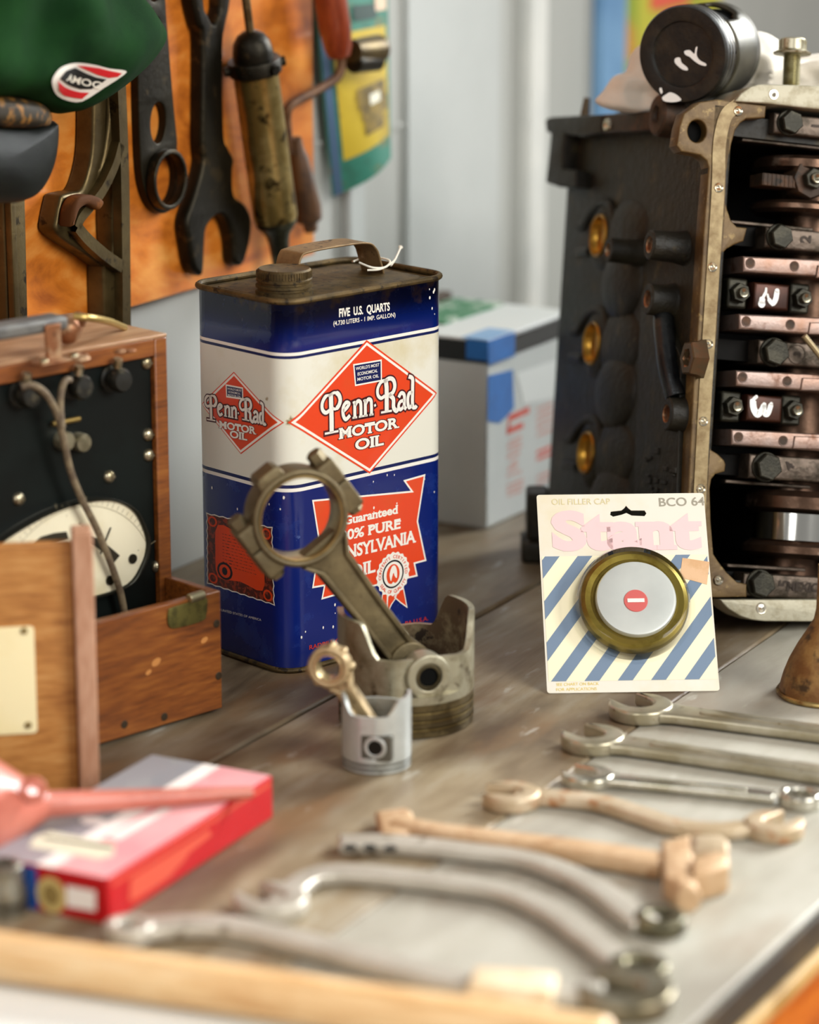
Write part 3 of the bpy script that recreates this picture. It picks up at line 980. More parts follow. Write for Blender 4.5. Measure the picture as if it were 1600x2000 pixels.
navybox([(442.5, 752), (474.5, 758), (475, 779), (443.5, 774.5)], cL, [("WORLD'S MOST", (445, 760.5), (472.5, 765)), ('ECONOMICAL', (447, 767), (470.5, 770.8)), ('MOTOR OIL', (446, 773), (471.5, 777))], 4)
# old style brand lettering drawn with pen strokes: x 0..1, y 0 = base line, 1 = x height
def brand(o, e, up, fn, off):
    o, e, up = V(fn(*o)), V(fn(*e)), V(fn(o[0], o[1] - up))
    up = V((0, (up - o).y)); ax = e - o
    st = []
    def S(pts, w, sm=True): st.append((smooth(pts, 5, False) if sm else pts, w))
    def P(x, r):
        S([(x + .105, -.62), (x + .105, .2), (x + .10, 1.5), (x + .095, 1.72)], .042, False)
        S([(x + .035, -.62), (x + .175, -.60)], .13, False) if not r else S([(x + .04, -.02), (x + .16, .0)], .16, False)
        S([(x + .10, 1.62), (x + .05, 1.6), (x + .012, 1.25), (x + .012, .85), (x + .045, .62), (x + .085, .72)], [.020] * 5 + [.03] * 12 + [.03] * 9)
        S([(x + .075, 1.55), (x + .13, 1.72), (x + .175, 1.60), (x + .195, 1.25), (x + .18, .92), (x + .145, .74), (x + .115, .84)], [.022] * 8 + [.036] * 16 + [.022] * 7)
        if r: S([(x + .14, .78), (x + .175, .5), (x + .19, .12), (x + .225, .0), (x + .245, .05)], [.036] * 16 + [.03] * 5)
    P(0.0, False)
    for pts, w in (([(.225, .52), (.265, .72), (.285, .92), (.255, 1.02), (.225, .75), (.225, .3), (.252, .02), (.295, .22)], .030),):
        S(pts, w)
    def nn(x):
        S([(x, -.02), (x, .99)], .030, False); S([(x - .022, .94), (x + .005, .98)], .12, False)
        S([(x + .004, .75), (x + .03, .98), (x + .058, .90), (x + .064, .6), (x + .064, -.02)], .030)
        S([(x - .024, .03), (x + .024, .03)], .12, False); S([(x + .042, .03), (x + .086, .03)], .12, False)
    nn(.345); nn(.455)
    S([(.548, .52), (.566, .58)], .15, False)
    # capital R
    x = .575
    S([(x + .105, .0), (x + .105, 1.5), (x + .095, 2.02)], .042, False)
    S([(x + .045, .05), (x + .16, .05)], .13, False)
    S([(x + .10, 1.92), (x + .05, 1.9), (x + .012, 1.55), (x + .012, 1.15), (x + .045, .92), (x + .085, 1.02)], .028)
    S([(x + .075, 1.85), (x + .13, 2.02), (x + .175, 1.9), (x + .192, 1.5), (x + .17, 1.14), (x + .125, 1.02)], .034)
    S([(x + .13, 1.05), (x + .175, .75), (x + .178, .25), (x + .205, .0), (x + .225, .08)], .036)
    # a, d
    S([(.808, .78), (.835, 1.02), (.868, .85), (.868, .2), (.89, .0)], .030)
    S([(.868, .55), (.825, .5), (.806, .25), (.828, .02), (.866, .22)], .028)
    S([(.915, 1.95), (.955, 1.78), (.957, 1.2), (.957, .15), (.985, .0), (1.0, .1)], .032)
    S([(.955, .9), (.92, .92), (.905, .5), (.92, .06), (.956, .2)], .030)
    for k, mi, of in ((.016, 3, off), (0, 0, off + .00012)):
        for pts, w in st:
            q = [tuple(o + ax * x + up * y) for x, y in pts]
            L = ax.length
            wid = []
            for i in range(len(pts)):
                wi = w[min(i, len(w) - 1)] if isinstance(w, list) else w
                if wi > .1 and len(pts) == 2:
                    wid.append(wi * abs(up.y) + 2 * k * L)
                else:
                    wid.append((wi + 1.6 * k) * L)
            if k:
                d0 = (V(q[0]) - V(q[1])).normalized() * k * L * .8; d1_ = (V(q[-1]) - V(q[-2])).normalized() * k * L * .8
                q = [tuple(V(q[0]) + d0)] + q[1:-1] + [tuple(V(q[-1]) + d1_)]
            vs, fs = ribbon(q, wid)
            wrap(p, vs, fs, of, mi)
brand((627, 828), (813, 795), 33, cF, .00034)
brand((401, 805), (520, 829), 20.5, cL, .00034)
wtext(p, 'MOTOR', (661, 857), (779, 834), 21, .0005, 0, cF, .035, .07, (.045, 3))
wtext(p, 'OIL', (693, 879), (749, 868), 21, .0005, 0, cF, .035, .07, (.045, 3))
wtext(p, 'MOTOR', (429, 835), (502, 848), 14, .0005, 0, cL, .035, .07, (.03, 3))
wtext(p, 'OIL', (450, 853.5), (484, 860), 14, .0005, 0, cL, .035, .07, (.03, 3))
wtext(p, 'FIVE  U.S.  QUARTS', (662, 619), (761, 606), 16.5, .0003, 0, cF, .03)
wtext(p, '(4.730 LITERS - 1 IMP. GALLON)', (651, 636), (772, 618.5), 9, .0003, 0, cF, .01)
ban = [(611, 977), (804, 961), (790, 938), (829, 928), (815, 1018), (831, 1094), (809, 1101), (814, 1123), (722, 1147), (640, 1163), (629, 1169), (633, 1150), (610, 1147), (625, 1060)]
ban = [(611, 978), (805, 961 - 1), (790, 939), (829, 928), (815, 1018), (831, 1094), (809, 1100), (814, 1124), (720, 1146), (650, 1163), (629, 1169), (634, 1143), (611, 1147), (624, 1060)]
bp_ = [cF(*q) for q in ban]
wpoly(p, bp_, .00012, 2); wline(p, bp_, .0014, .00024, 0)
wtext(p, 'Guaranteed', (672, 1025), (777, 1002), 17, .0003, 0, cF, .035, .05)
wtext(p, '100% PURE', (653, 1059), (783, 1031), 20, .0003, 0, cF, .03, .06)
wtext(p, 'PENNSYLVANIA', (630, 1101), (812, 1058), 25, .0003, 0, cF, .03, .05)
wtext(p, 'OIL', (682, 1130), (733, 1116), 25, .0003, 0, cF, .03, .06)
# seal with eagle
sc_ = cF(767, 1121)
sr = abs(cF(767, 1079)[1] - sc_[1])
def sp(pts): return [(sc_[0] + x * sr, sc_[1] + y * sr) for x, y in pts]
for tl in ([(-.62, -.75), (-.30, -.85), (-.38, -1.75), (-.62, -1.5), (-.86, -1.72)], [(.62, -.70), (.22, -.86), (.10, -1.1), (.46, -1.42), (.86, -1.72), (.74, -1.2)], [(-.35, -.85), (.3, -.85), (.12, -1.2), (-.1, -1.4), (-.38, -1.8)]):
    q = sp(tl); wpoly(p, q, .0003, 2); wline(p, q, .0009, .00042, 0)
wpoly(p, sp([((1.0 + .035 * math.cos(20 * a)) * math.cos(a), (1.0 + .035 * math.cos(20 * a)) * math.sin(a)) for a in [2 * math.pi * i / 120 for i in range(120)]]), .00046, 0)
wpoly(p, sp(circ(0, 0, .655, 48)), .00056, 5, [sp(circ(0, 0, .575, 48))])
wpoly(p, sp(ell(0, -.02, .40, .48, 40)), .00056, 6)
wpoly(p, sp(smooth([(-.14, -.3), (-.22, .0), (-.12, .30), (.02, .40), (.16, .32), (.24, .05), (.22, -.22), (.10, -.12), (.02, .06), (-.06, -.1)], 4)), .00066, 0)
wpoly(p, sp(smooth([(-.28, -.38), (-.1, -.44), (.0, -.36), (.12, -.44), (.28, -.38), (.1, -.5), (-.1, -.5)], 3)), .00066, 0)
def ringtext(s, a0, a1, r0, h, inner=False):
    n_ = len(s)
    for i, chh in enumerate(s):
        if chh == ' ': continue
        vs, fs, wd = text2d(chh, .02)
        a = R(a0 + (a1 - a0) * (i + .5) / n_)
        sg_ = 1
        o2 = []
        for x, y in vs:
            x = (x - wd / 2) * h * .9; y = y * h
            if not inner:
                rr, t_ = r0 + y, a - x / r0
            else:
                rr, t_ = r0 + h - y, a + x / r0
            o2.append((rr * math.cos(t_), rr * math.sin(t_)))
        wrap(p, sp(o2), fs, .00058, 6)
ringtext('CONTENTS CERTIFIED', 190, -10, .73, .16)
ringtext('SEAL OF QUALITY', 205, 335, .73, .16, True)
wtext(p, 'RADBILL OIL CO., PHILADELPHIA, PA.U.S.A.', (604, 1269), (836, 1211), 9, .0003, 4, cF, .01)
# certificate on the narrow face
cq = [(404, 1002), (532, 1030), (536, 1182), (405, 1139)]
def cbi(x, y):
    a = lerp(cq[0], cq[1], x); b_ = lerp(cq[3], cq[2], x)
    return cL(*lerp(a, b_, y))
wavy = []
for (a, c) in (((0, 0), (1, 0)), ((1, 0), (1, 1)), ((1, 1), (0, 1)), ((0, 1), (0, 0))):
    for k in range(16):
        t_ = k / 16
        wob = .012 * (k % 2)
        x = a[0] + (c[0] - a[0]) * t_; y = a[1] + (c[1] - a[1]) * t_
        wavy.append((x + (.5 - x) * wob * 2, y + (.5 - y) * wob * 2))
m_brown_print = 7
pm.append(mat('certificate_brown', '4a1c16', .4, col2='8a3420', scale=220, lo=.5, hi=.55))
pm.append(mat('certificate_orange', 'df4415', .4))
wpoly(p, [cbi(x, y) for x, y in wavy], .00012, 7); wline(p, [cbi(x, y) for x, y in wavy], .0008, .00024, 0)
wpoly(p, [cbi(*q) for q in smooth([(.17, .13), (.5, .17), (.83, .13), (.86, .5), (.83, .86), (.5, .83), (.17, .86), (.13, .5)], 3)], .00024, 8)
for c in ((.09, .1), (.91, .1), (.91, .9), (.09, .9)):
    wpoly(p, [cbi(c[0] + .07 * math.cos(a), c[1] + .075 * math.sin(a)) for a in [i * .4 for i in range(16)]], .0003, 8)
    wpoly(p, [cbi(c[0] + .045 * math.cos(a), c[1] + .05 * math.sin(a)) for a in [i * .4 for i in range(16)]], .0004, 7)
random.seed(4)
for i in range(11):
    y = .24 + i * .043
    x = .24
    xe = .78 - .1 * random.random()
    while x < xe:
        dx = .02 + .05 * random.random()
        wline(p, [cbi(x, y), cbi(min(x + dx, .8), y)], .0007, .0003, 7, False)
        x += dx + .015
wpoly(p, [cbi(.27 + .115 * math.cos(a), .75 + .12 * math.sin(a)) for a in [i * .2618 for i in range(24)]], .0003, 5)
wpoly(p, [cbi(.27 + .085 * math.cos(a), .75 + .09 * math.sin(a)) for a in [i * .2618 for i in range(24)]], .0004, 8)
wpoly(p, [cbi(.27 + .04 * math.cos(a), .75 + .055 * math.sin(a)) for a in [i * .2618 for i in range(24)]], .0005, 5)
wtext(p, 'MADE IN UNITED STATES OF AMERICA', (408, 1187), (511, 1213), 4.5, .0003, 0, cL, .0)
# paint chips
for fn, x0, y0, x1, y1, k in ((cF, 690, 925, 850, 1000, 9), (cL, 400, 940, 560, 1000, 6), (cF, 815, 560, 850, 640, 6), (cF, 580, 1180, 660, 1260, 6)):
    for i in range(k):
        q = fn(x0 + (x1 - x0) * random.random(), y0 + (y1 - y0) * random.random())
        rr = .0004 + .0005 * random.random()
        wpoly(p, [(q[0] + rr * math.cos(a), q[1] + 1.6 * rr * math.sin(a)) for a in range(0, 6)], .0004, 0)
p.build('printed_label', pm, t, merge=False)
# rust bloom under the rim

# ================================================================ pistons with connecting rods
m_rod = mat('rod_steel_brown', '62563e', .46, .6, col2='7c6e50', scale=40, lo=.4, hi=.65, col3='463a28', scale3=140, lo3=.64, hi3=.74, bump=.22, bscale=260)
m_bore = mat('bore_bright', 'a08a5c', .28, .85, col2='6a5836', scale=30, lo=.45, hi=.65)
m_alu = mat('used_aluminium', 'a49e88', .40, .65, col2='7a7056', scale=45, lo=.46, hi=.70, col3='524630', scale3=50, lo3=.6, hi3=.7, bump=.12, bscale=220)
m_ring = mat('ring_land', '6a5c3e', .4, .75, col2='463a24', scale=60, lo=.42, hi=.6)
m_rustin = mat('rusty_inside', '5a4630', .7, .2, col2='8a7a5c', scale=60, lo=.45, hi=.65, col3='33261a', scale3=70)
def sstep(a, b, x):
    t = max(0, min(1, (x - a) / (b - a))); return t * t * (3 - 2 * t)
def piston_shell(r, wall, floor_, hs, hk, flat0, flat_r, half, nphi=96, skirt=(46, 26), z_ring=0.0):
    """open skirt upwards, crown on the table; pin axis along local y"""
    mb = MB()
    def top(a):
        d = min(abs((a + 180) % 360 - 180), abs((a) % 360 - 180))
        return hs + (hk - hs) * sstep(skirt[0], skirt[1], d)
    def rad(a, z):
        d = min(abs((a - 90 + 180) % 360 - 180), abs((a - 270 + 180) % 360 - 180))
        if z > flat0 and d < half:
            return min(r, flat_r * r / math.cos(R(d)))
        return r
    rows = []
    N = 9
    outer, inner = [], []
    for i in range(nphi):
        a = 360 * i / nphi
        t = top(a)
        zs = [z_ring, flat0 - .0002, flat0 + .0002] + [flat0 + (t - flat0) * k / N for k in range(1, N + 1)]
        outer.append([(rad(a, z), z, a) for z in zs])
        inner.append([(rad(a, z) - wall, z, a) for z in reversed([floor_] + zs[2:])])
    prof = [o + i for o, i in zip(outer, inner)]
    L = len(prof[0])
    vs = [(q[0] * math.cos(R(q[2])), q[0] * math.sin(R(q[2])), q[1]) for pr in prof for q in pr]
    fs = []
    for i in range(nphi):
        j = (i + 1) % nphi
        for k in range(L - 1):
            fs.append((i * L + k, j * L + k, j * L + k + 1, i * L + k + 1))
    fs_in = []
    c = len(vs)
    vs.append((0, 0, floor_))
    for i in range(nphi): fs_in.append((i * L + L - 1, ((i + 1) % nphi) * L + L - 1, c))
    nin = len(outer[0])
    f_out = [f for k, f in enumerate(fs) if k % (L - 1) < nin]
    f_inn = [f for k, f in enumerate(fs) if k % (L - 1) >= nin]
    mb.add(vs, f_out, 0)
    o = len(mb.v) - len(vs)
    mb.f += [tuple(i + o for i in f) for f in f_inn + fs_in]
    mb.m += [1] * (len(f_inn) + len(fs_in))
    return mb
PA = R(21)
PX = V((math.cos(PA), math.sin(PA), 0))
PO = tab(793, 1403)
PM = frame(PO, PX, V((0, 0, 1)).cross(PX), V((0, 0, 1)))
t = thing('large_piston', 'large worn piston standing crown down with its long connecting rod leaning left', 'piston', PM, 'pistons with connecting rods on the bench')
pr_ = .0492
piston_shell(pr_, .0042, .030, .058, .083, .0315, .86, 40, z_ring=.0255).build('skirt', [m_alu, m_rustin], t, ang=40)
b = MB()
q = [(1e-5, 0), (pr_ - .003, 0), (pr_ - .0008, .0012)]
for z in (.0055, .0115, .0175):
    q += [(pr_ - .0006, z), (pr_ - .0048, z + .0002), (pr_ - .0048, z + .0024), (pr_ - .0006, z + .0026)]
q += [(pr_ - .0004, .0252), (pr_, .0256), (pr_ - .004, .03), (1e-5, .03)]
b.lathe(q, None, 96); b.build('crown', m_ring, t)
for z in (.0055, .0115, .0175):
    b = MB(); b.lathe([(pr_ - .0046, z + .0004), (pr_ - .0001, z + .0005), (pr_ - .0001, z + .0021), (pr_ - .0046, z + .0022)], None, 96, a0=14, a1=372, close=True)
    b.build('piston_ring', mat('ring_steel', '8c7c54', .35, .85, col2='5c4c2c', scale=60), t)
PFr = frame(PO + V((0, 0, .045)), PX, V((0, 0, 1)))     # rod plane, z out towards the viewer along the pin
toP = PM.inverted() @ PFr
for s in (1, -1):
    b = MB()
    b.plate([circ(0, 0, .0165, 40), circ(0, 0, .0098, 32)], s * .030, s * .0465, M=toP, bevel=.0012)
    b.build('pin_boss', m_alu, t)
    b = MB()
    b.plate([circ(0, 0, .0098, 32), circ(0, 0, .0070, 32)], s * .020, s * .0455, M=toP, bevel=.0003)
    b.build('wrist_pin', mat('pin_steel', '5c5440', .35, .9, col2='3a3424', scale=40), t)
b = MB(); b.cyl((0, 0, -.0445), (0, 0, .0440), .0069, n=24, M=toP); b.build('pin_bore', m_dark, t)
def con_rod(parent, toM, ctr, Ro, Ri, wd, small_r, boss, beam, nm='connecting_rod', mats=(m_rod, m_bore), pad=True, knob=False):
    """rod from the pin at the origin to the big end at ctr, in its own plane"""
    ax = V(ctr); L = ax.length; ax = ax / L
    M = toM @ frame((0, 0, 0), (ax.x, ax.y, 0), (-ax.y, ax.x, 0))
    b = MB()
    w0, w1 = beam
    h = wd / 2
    # forked foot of the big end, beam
    ang = 32
    out = [(0, -w0), (L * .35, -w0 * 1.02), (L - Ro * 1.25, -w1), (L - Ro * .95, -w1 * 1.35), (L - Ro * .72, -w1 * 1.9), (L - Ro * .72, w1 * 1.9), (L - Ro * .95, w1 * 1.35), (L - Ro * 1.25, w1), (L * .35, w0 * 1.02), (0, w0)]
    b.plate([out], -h * .55, h * .55, M=M, bevel=.0015)
    for s in (1, -1):                     # I-beam flanges
        fl = [(.0, s * w0), (L * .35, s * w0 * 1.02), (L - Ro * 1.25, s * w1), (L - Ro * .9, s * w1 * 1.5), (L - Ro * .9, s * (w1 * 1.5 - .003)), (L - Ro * 1.25, s * (w1 - .0042)), (L * .35, s * (w0 - .004)), (0, s * (w0 - .004))]
        b.plate([fl if s > 0 else fl[::-1]], -h * .78, h * .78, M=M, bevel=.0012)
    b.plate([circ(0, 0, small_r, 32)], -h * .9, h * .9, M=M, bevel=.001)
    rod = b.build(nm, mats[0], parent)
    b = MB()
    b.plate([circ(L, 0, Ro, 64), circ(L, 0, Ri + .0016, 64)], -h, h, M=M, bevel=.0018)
    b.build('big_end', mats[0], rod)
    b = MB(); b.plate([circ(L, 0, Ri + .0016, 64), circ(L, 0, Ri, 64)], -h * 1.0, h * 1.0, M=M, bevel=.0003)
    b.build('bearing_shell', mats[1], rod)
    if boss:
        bw, l0, l1 = boss
        for s in (1, -1):
            b = MB()
            y0, y1 = s * (Ro - .002 - bw * .35), s * (Ro + bw * .65)
            ya, yb = min(y0, y1), max(y0, y1)
            b.plate([rrect(L - l0, ya, L + .0005, yb, .002)], -h * .82, h * .82, M=M, bevel=.0016)
            b.plate([rrect(L + .0012, ya, L + l1, yb, .002)], -h * .82, h * .82, M=M, bevel=.0016)
            ym = (ya + yb) / 2
            b.build('bolt_boss', mats[0], rod)
            b = MB(); b.hexa((L + l1 - .0005, ym, 0), (L + l1 + .008, ym, 0), bw * .52, M=M); b.build('rod_nut', mats[0], rod)
            b = MB(); b.hexa((L - l0 - .005, ym, 0), (L - l0 + .0005, ym, 0), bw * .45, M=M); b.build('rod_bolt', mats[0], rod)
    if pad:
        b = MB(); b.plate([[(L + Ro * .82, -.011), (L + Ro + .004, -.010), (L + Ro + .0065, -.007), (L + Ro + .0065, .007), (L + Ro + .004, .010), (L + Ro * .82, .011)]], -h * .8, h * .8, M=M, bevel=.0016)
        b.build('balance_pad', mats[0], rod)
    if knob:
        b = MB()
        for a in (70, 110, 150, 200, 240, 285, 320):
            b.sphere((L + Ro * math.cos(R(a)), Ro * math.sin(R(a)), 0), .0032, M=M, n=10, sc=(1, 1, 1.6))
        b.build('casting_lug', mats[0], rod)
    return rod
con_rod(t, toP, (-.0822, .1150), .0352, .0292, .024, .0155, (.012, .022, .020), (.0115, .0135))

# small piston
SO = tab(736, 1493)
SA = R(-14)
SX = V((math.cos(SA), math.sin(SA), 0))
SM = frame(SO, SX, V((0, 0, 1)).cross(SX), V((0, 0, 1)))
m_alu2 = mat('bright_aluminium', 'c6cac8', .34, .55, col2='aeb2ae', scale=30, lo=.45, hi=.7, col3='7c7c74', scale3=120, lo3=.66, hi3=.72, bump=.08, bscale=260)
t = thing('small_piston', 'small bright aluminium piston with a stubby rod in front of the large piston', 'piston', SM, 'pistons with connecting rods on the bench')
sr_ = .0240
piston_shell(sr_, .0026, .018, .0415, .0525, .0120, .97, 20, skirt=(60, 30), z_ring=.0098).build('skirt', [m_alu2, mat('alu_inside', 'b0aca0', .4, .5, col2='8a8474', scale=60)], t, ang=40)
b = MB()
b.lathe([(1e-5, 0), (sr_ - .002, 0), (sr_ - .0005, .001), (sr_ - .0005, .0028), (sr_ - .002, .003), (sr_ - .002, .0044), (sr_ - .0005, .0046), (sr_ - .0005, .0062), (sr_ - .002, .0064), (sr_ - .002, .0078), (sr_ - .0003, .008), (sr_, .01), (sr_ - .003, .0175), (1e-5, .0175)], None, 72)
b.build('crown', m_alu2, t)
for z in (.003, .0064):
    b = MB(); b.lathe([(sr_ - .002, z + .0003), (sr_, z + .0003), (sr_, z + .0012), (sr_ - .002, z + .0012)], None, 72, a0=20, a1=376, close=True)
    b.build('piston_ring', mat('ring_grey', '8a8c88', .3, .9), t)
# pin window in front: squarish plate coloured with the recess's shade, boss and pin
SFm = frame(SO + V((0, 0, .0205)), SX, V((0, 0, 1)))
toS = SM.inverted() @ SFm
xh = .0095
b = MB(); b.plate([rrect(-.0050, -.0095, .0165, .0085, .0012)], .0170, .0234, M=toS, bevel=.0004)
b.build('pin_recess', mat('recess_shade', '57544a', .6, .4), t)
toS = toS @ T(.0050, 0, 0)
b = MB(); b.plate([circ(0, 0, .0078, 32), circ(0, 0, .0052, 28)], .0195, .0240, M=toS, bevel=.0006); b.build('pin_boss', m_alu2, t)
b = MB(); b.cyl((0, 0, -.018), (0, 0, .0240), .0051, n=24, M=toS); b.build('wrist_pin', mat('pin_dark', '1a1a16', .4, .6), t)
bx_ = hit(645, 1300, SO, -V((0, 0, 1)).cross(SX)) - SO
SR = SM.inverted() @ (SO + bx_)
toS = SM.inverted() @ SFm
con_rod(t, toS, (SR.x, SR.z - .0205), .0148, .0088, .013, .0075, None, (.0062, .0066), pad=False, knob=True,
        mats=(mat('small_rod_bronze', 'a08a66', .45, .5, col2='c0a880', scale=50, lo=.4, hi=.65, col3='6a5434', scale3=120, bump=.2, bscale=400), mat('small_bore', 'c8b488', .3, .8)))

# ================================================================ engine block standing on end, leaning back
rho, psi = R(3.62), R(18)
EZ = UPV * math.cos(rho) + RGT * math.sin(rho)
r0 = RGT * math.cos(rho) - UPV * math.sin(rho)
EX = r0 * math.cos(psi) + FWD * math.sin(psi)
EO = at_depth(1331, 1178, 2.262)
EF = frame(EO, EX, EZ)                           # x right, y up the crank, z out of the open crankcase
EN = EX.cross(EZ)
ESF = frame(EO, EN, EZ, -EX)                     # the left flank: x towards the viewer
S2E = EF.inverted() @ ESF
def E(u, v, z=0.0): return local(EF, u, v, z)
def Ep(pts, z=0.0): return trace(EF, pts, z)
def Sp(pts, z=0.0): return trace(ESF, pts, z)
eng = thing('engine_block', 'dirty black engine block standing on end with its crankshaft side open', 'engine block', EF)
m_blk = mat('block_iron', '16130b', .5, .0, col2='2a2415', scale=16, lo=.44, hi=.72, col3='42381f', scale3=40, lo3=.58, hi3=.74, bump=.8, bscale=110, rough2=.6, spec=.35)
m_blk2 = mat('block_black_gloss', '15171a', .25, .4, col2='2a2c2c', scale=40, bump=.3, bscale=160)
m_rail = mat('pan_rail_bronze', '644e2a', .5, .3, col2='46300f', scale=34, lo=.42, hi=.64, col3='7c663c', scale3=110, lo3=.58, hi3=.66, bump=.15, bscale=260)
m_rail2 = mat('pan_rail_crest', '94825c', .5, .3, col2='6c5630', scale=60, lo=.4, hi=.65, bump=.12, bscale=300)
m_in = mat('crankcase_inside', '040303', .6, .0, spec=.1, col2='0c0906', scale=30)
m_cap2 = mat('cap_steel', '564a40', .4, .7, col2='30281e', scale=60, lo=.45, hi=.62, bump=.25, bscale=300)
m_cw = mat('counterweight_steel', '8a7870', .4, .7, col2='7a5844', scale=16, lo=.45, hi=.68, col3='5a3a28', scale3=40, lo3=.58, hi3=.7, bump=.12, bscale=400)
m_bolt = mat('dark_bolt', '25231a', .45, .6, col2='38352a', scale=80, bump=.2, bscale=500)
m_stud = mat('bright_stud', 'c8c0ae', .22, .95)
m_brown = mat('rod_cap_brown', '2e160b', .42, .5, col2='44200e', scale=40, lo=.4, hi=.7)
m_paint = mat('white_paint', 'f2f2ee', .5)
m_endp = mat('cast_alu_plate', 'aaa490', .55, .45, col2='8e866e', scale=70, lo=.45, hi=.65, col3='b08a3c', scale3=45, lo3=.68, hi3=.72, bump=.2, bscale=400)
m_brass = mat('brass_plug', 'b88a38', .3, .9, col2='8a6424', scale=60, lo=.5, hi=.7)
m_rust2 = mat('rusty_cast', '34261a', .6, .35, col2='5a3a20', scale=50, lo=.45, hi=.70, col3='1e1810', scale3=60, bump=.35, bscale=220)
m_bossf = mat('threaded_boss_face', '4e3e28', .45, .4, col2='5e3c22', scale=60, lo=.5, hi=.68)

TT = .31                                         # depth of the block
HT = E(1402, 196)[1]
WX = .262
yb = lambda t: max(0.0, (.224 * t - .031) / .965)
# flank wall
b = MB()
ytl = local(ESF, 1100, 250, 0)[1]
prof = [(0, 0.0), (0, HT - .004), (-.10, HT - .004), (-.16, max(HT - .004, ytl)), (-TT, ytl), (-TT, yb(TT)), (-.165, 0.0065)]
b.plate([prof], -.018, 0, M=S2E, bevel=.002)
b.build('side_wall', m_blk, eng)
b = MB()
prof_r = [(0, HT - .004), (-.10, HT - .004), (-.16, max(HT - .004, ytl)), (-TT, ytl), (-TT, yb(TT) + .048), (-.165, .046), (0, .010)]
b.plate([prof_r[::-1]], -WX - .016, -WX, M=S2E, bevel=.002); b.build('side_wall', m_blk, eng)
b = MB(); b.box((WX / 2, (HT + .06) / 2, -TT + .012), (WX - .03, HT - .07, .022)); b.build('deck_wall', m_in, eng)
b = MB(); b.box((WX / 2, HT - .016, -.16), (WX - .03, .016, .29)); b.build('end_wall', m_blk, eng)
b = MB(); b.box((.075, .014, -.048), (.13, .012, .076)); b.build('end_wall', m_blk, eng)
b = MB(); b.plate([[(-.07, .011), (-.07, .024), (-.298, .10), (-.298, .07)]], -.24, -.012, M=S2E); b.build('leak_board', m_in, eng)  # added board that closes the light leak at the crankcase bottom
# crankcase webs behind each main cap
caps = [(1540, 240, 1512, 222, 263), (1520, 463, 1495, 444, 486), (1510, 688, 1481, 665, 712), (1495, 912, 1463, 888, 936), (1483, 1140, 1452, 1120, 1166)]
for (u, v, ul, va, vb) in caps:
    y = E(u, v, -.01)[1]
    dp = .085 if v > 1000 else .21
    b = MB(); wb_ = .13 if v > 1000 else WX - .03
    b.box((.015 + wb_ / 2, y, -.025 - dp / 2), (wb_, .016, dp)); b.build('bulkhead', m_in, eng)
# pan rail
rail = [(1402, 194), (1367, 199), (1336, 221), (1327, 250), (1322, 284), (1331, 296), (1368, 303), (1381, 314), (1385, 328), (1377, 422), (1370, 536), (1362, 664), (1357, 713), (1353, 797), (1345, 950), (1331, 1168),
        (1459, 1166), (1459, 1141), (1440, 1137), (1420, 1118), (1405, 1099), (1394, 1082), (1389, 1020), (1387, 955), (1390, 936), (1398, 926), (1416, 921), (1418, 907), (1415, 899), (1403, 887), (1390, 879), (1388, 866), (1390, 837), (1395, 732), (1403, 648), (1410, 510), (1413, 494), (1420, 486), (1434, 478), (1453, 471), (1460, 445), (1440, 443), (1428, 430), (1421, 409), (1419, 395), (1421, 335), (1429, 282), (1437, 254), (1447, 240), (1458, 232), (1495, 230), (1497, 206), (1436, 198)]
holes = [Ep(ell(1362, 256, 18, 22, 28))]
b = MB(); b.plate([Ep(rail)] + holes, -.016, 0, bevel=.0012); b.build('pan_rail', m_rail, eng)
b = MB(); b.cyl((*E(1362, 256), -.014), (*E(1362, 256), -.010), .012, n=24); b.build('rail_hole', m_dark, eng)
for off in (0, 1):
    pass
ctr_l = [(1440, 206), (1420, 222), (1410, 250), (1404, 290), (1402, 367), (1394, 500), (1383, 672), (1374, 823), (1367, 960), (1362, 1080)]
p_ = smooth(Ep(ctr_l), 5, False)
b = MB()
vs, fs = ribbon(p_, .0108)
n = len(vs)
b.add([(x, y, -.0005) for x, y in vs] + [(x, y, .0011) for x, y in vs], fs + [tuple(n + i for i in f) for f in fs] +
      [(2 * i, 2 * i + 2, n + 2 * i + 2, n + 2 * i) for i in range(n // 2 - 1)] + [(2 * i + 1, n + 2 * i + 1, n + 2 * i + 3, 2 * i + 3) for i in range(n // 2 - 1)])
b.build('rail_bead', m_rail2, eng)
# far rail, mirrored beyond the crank
b = MB(); b.box((WX - .004, HT / 2 + .006, -.008), (.034, HT - .022, .016)); b.build('pan_rail', m_rail, eng, bevel=.001)
for (u, v) in ((1441, 217), (1403, 367), (1391, 522), (1383, 672), (1373, 823), (1368, 955), (1403, 1133)):
    x, y = E(u, v)
    b = MB()
    b.lathe([(.0040, .0012), (.0036, .0018), (.0030, .0014), (.0022, .0009), (1e-5, .0022)], T(x, y, 0), 20); b.build('rail_stud', m_stud, eng)
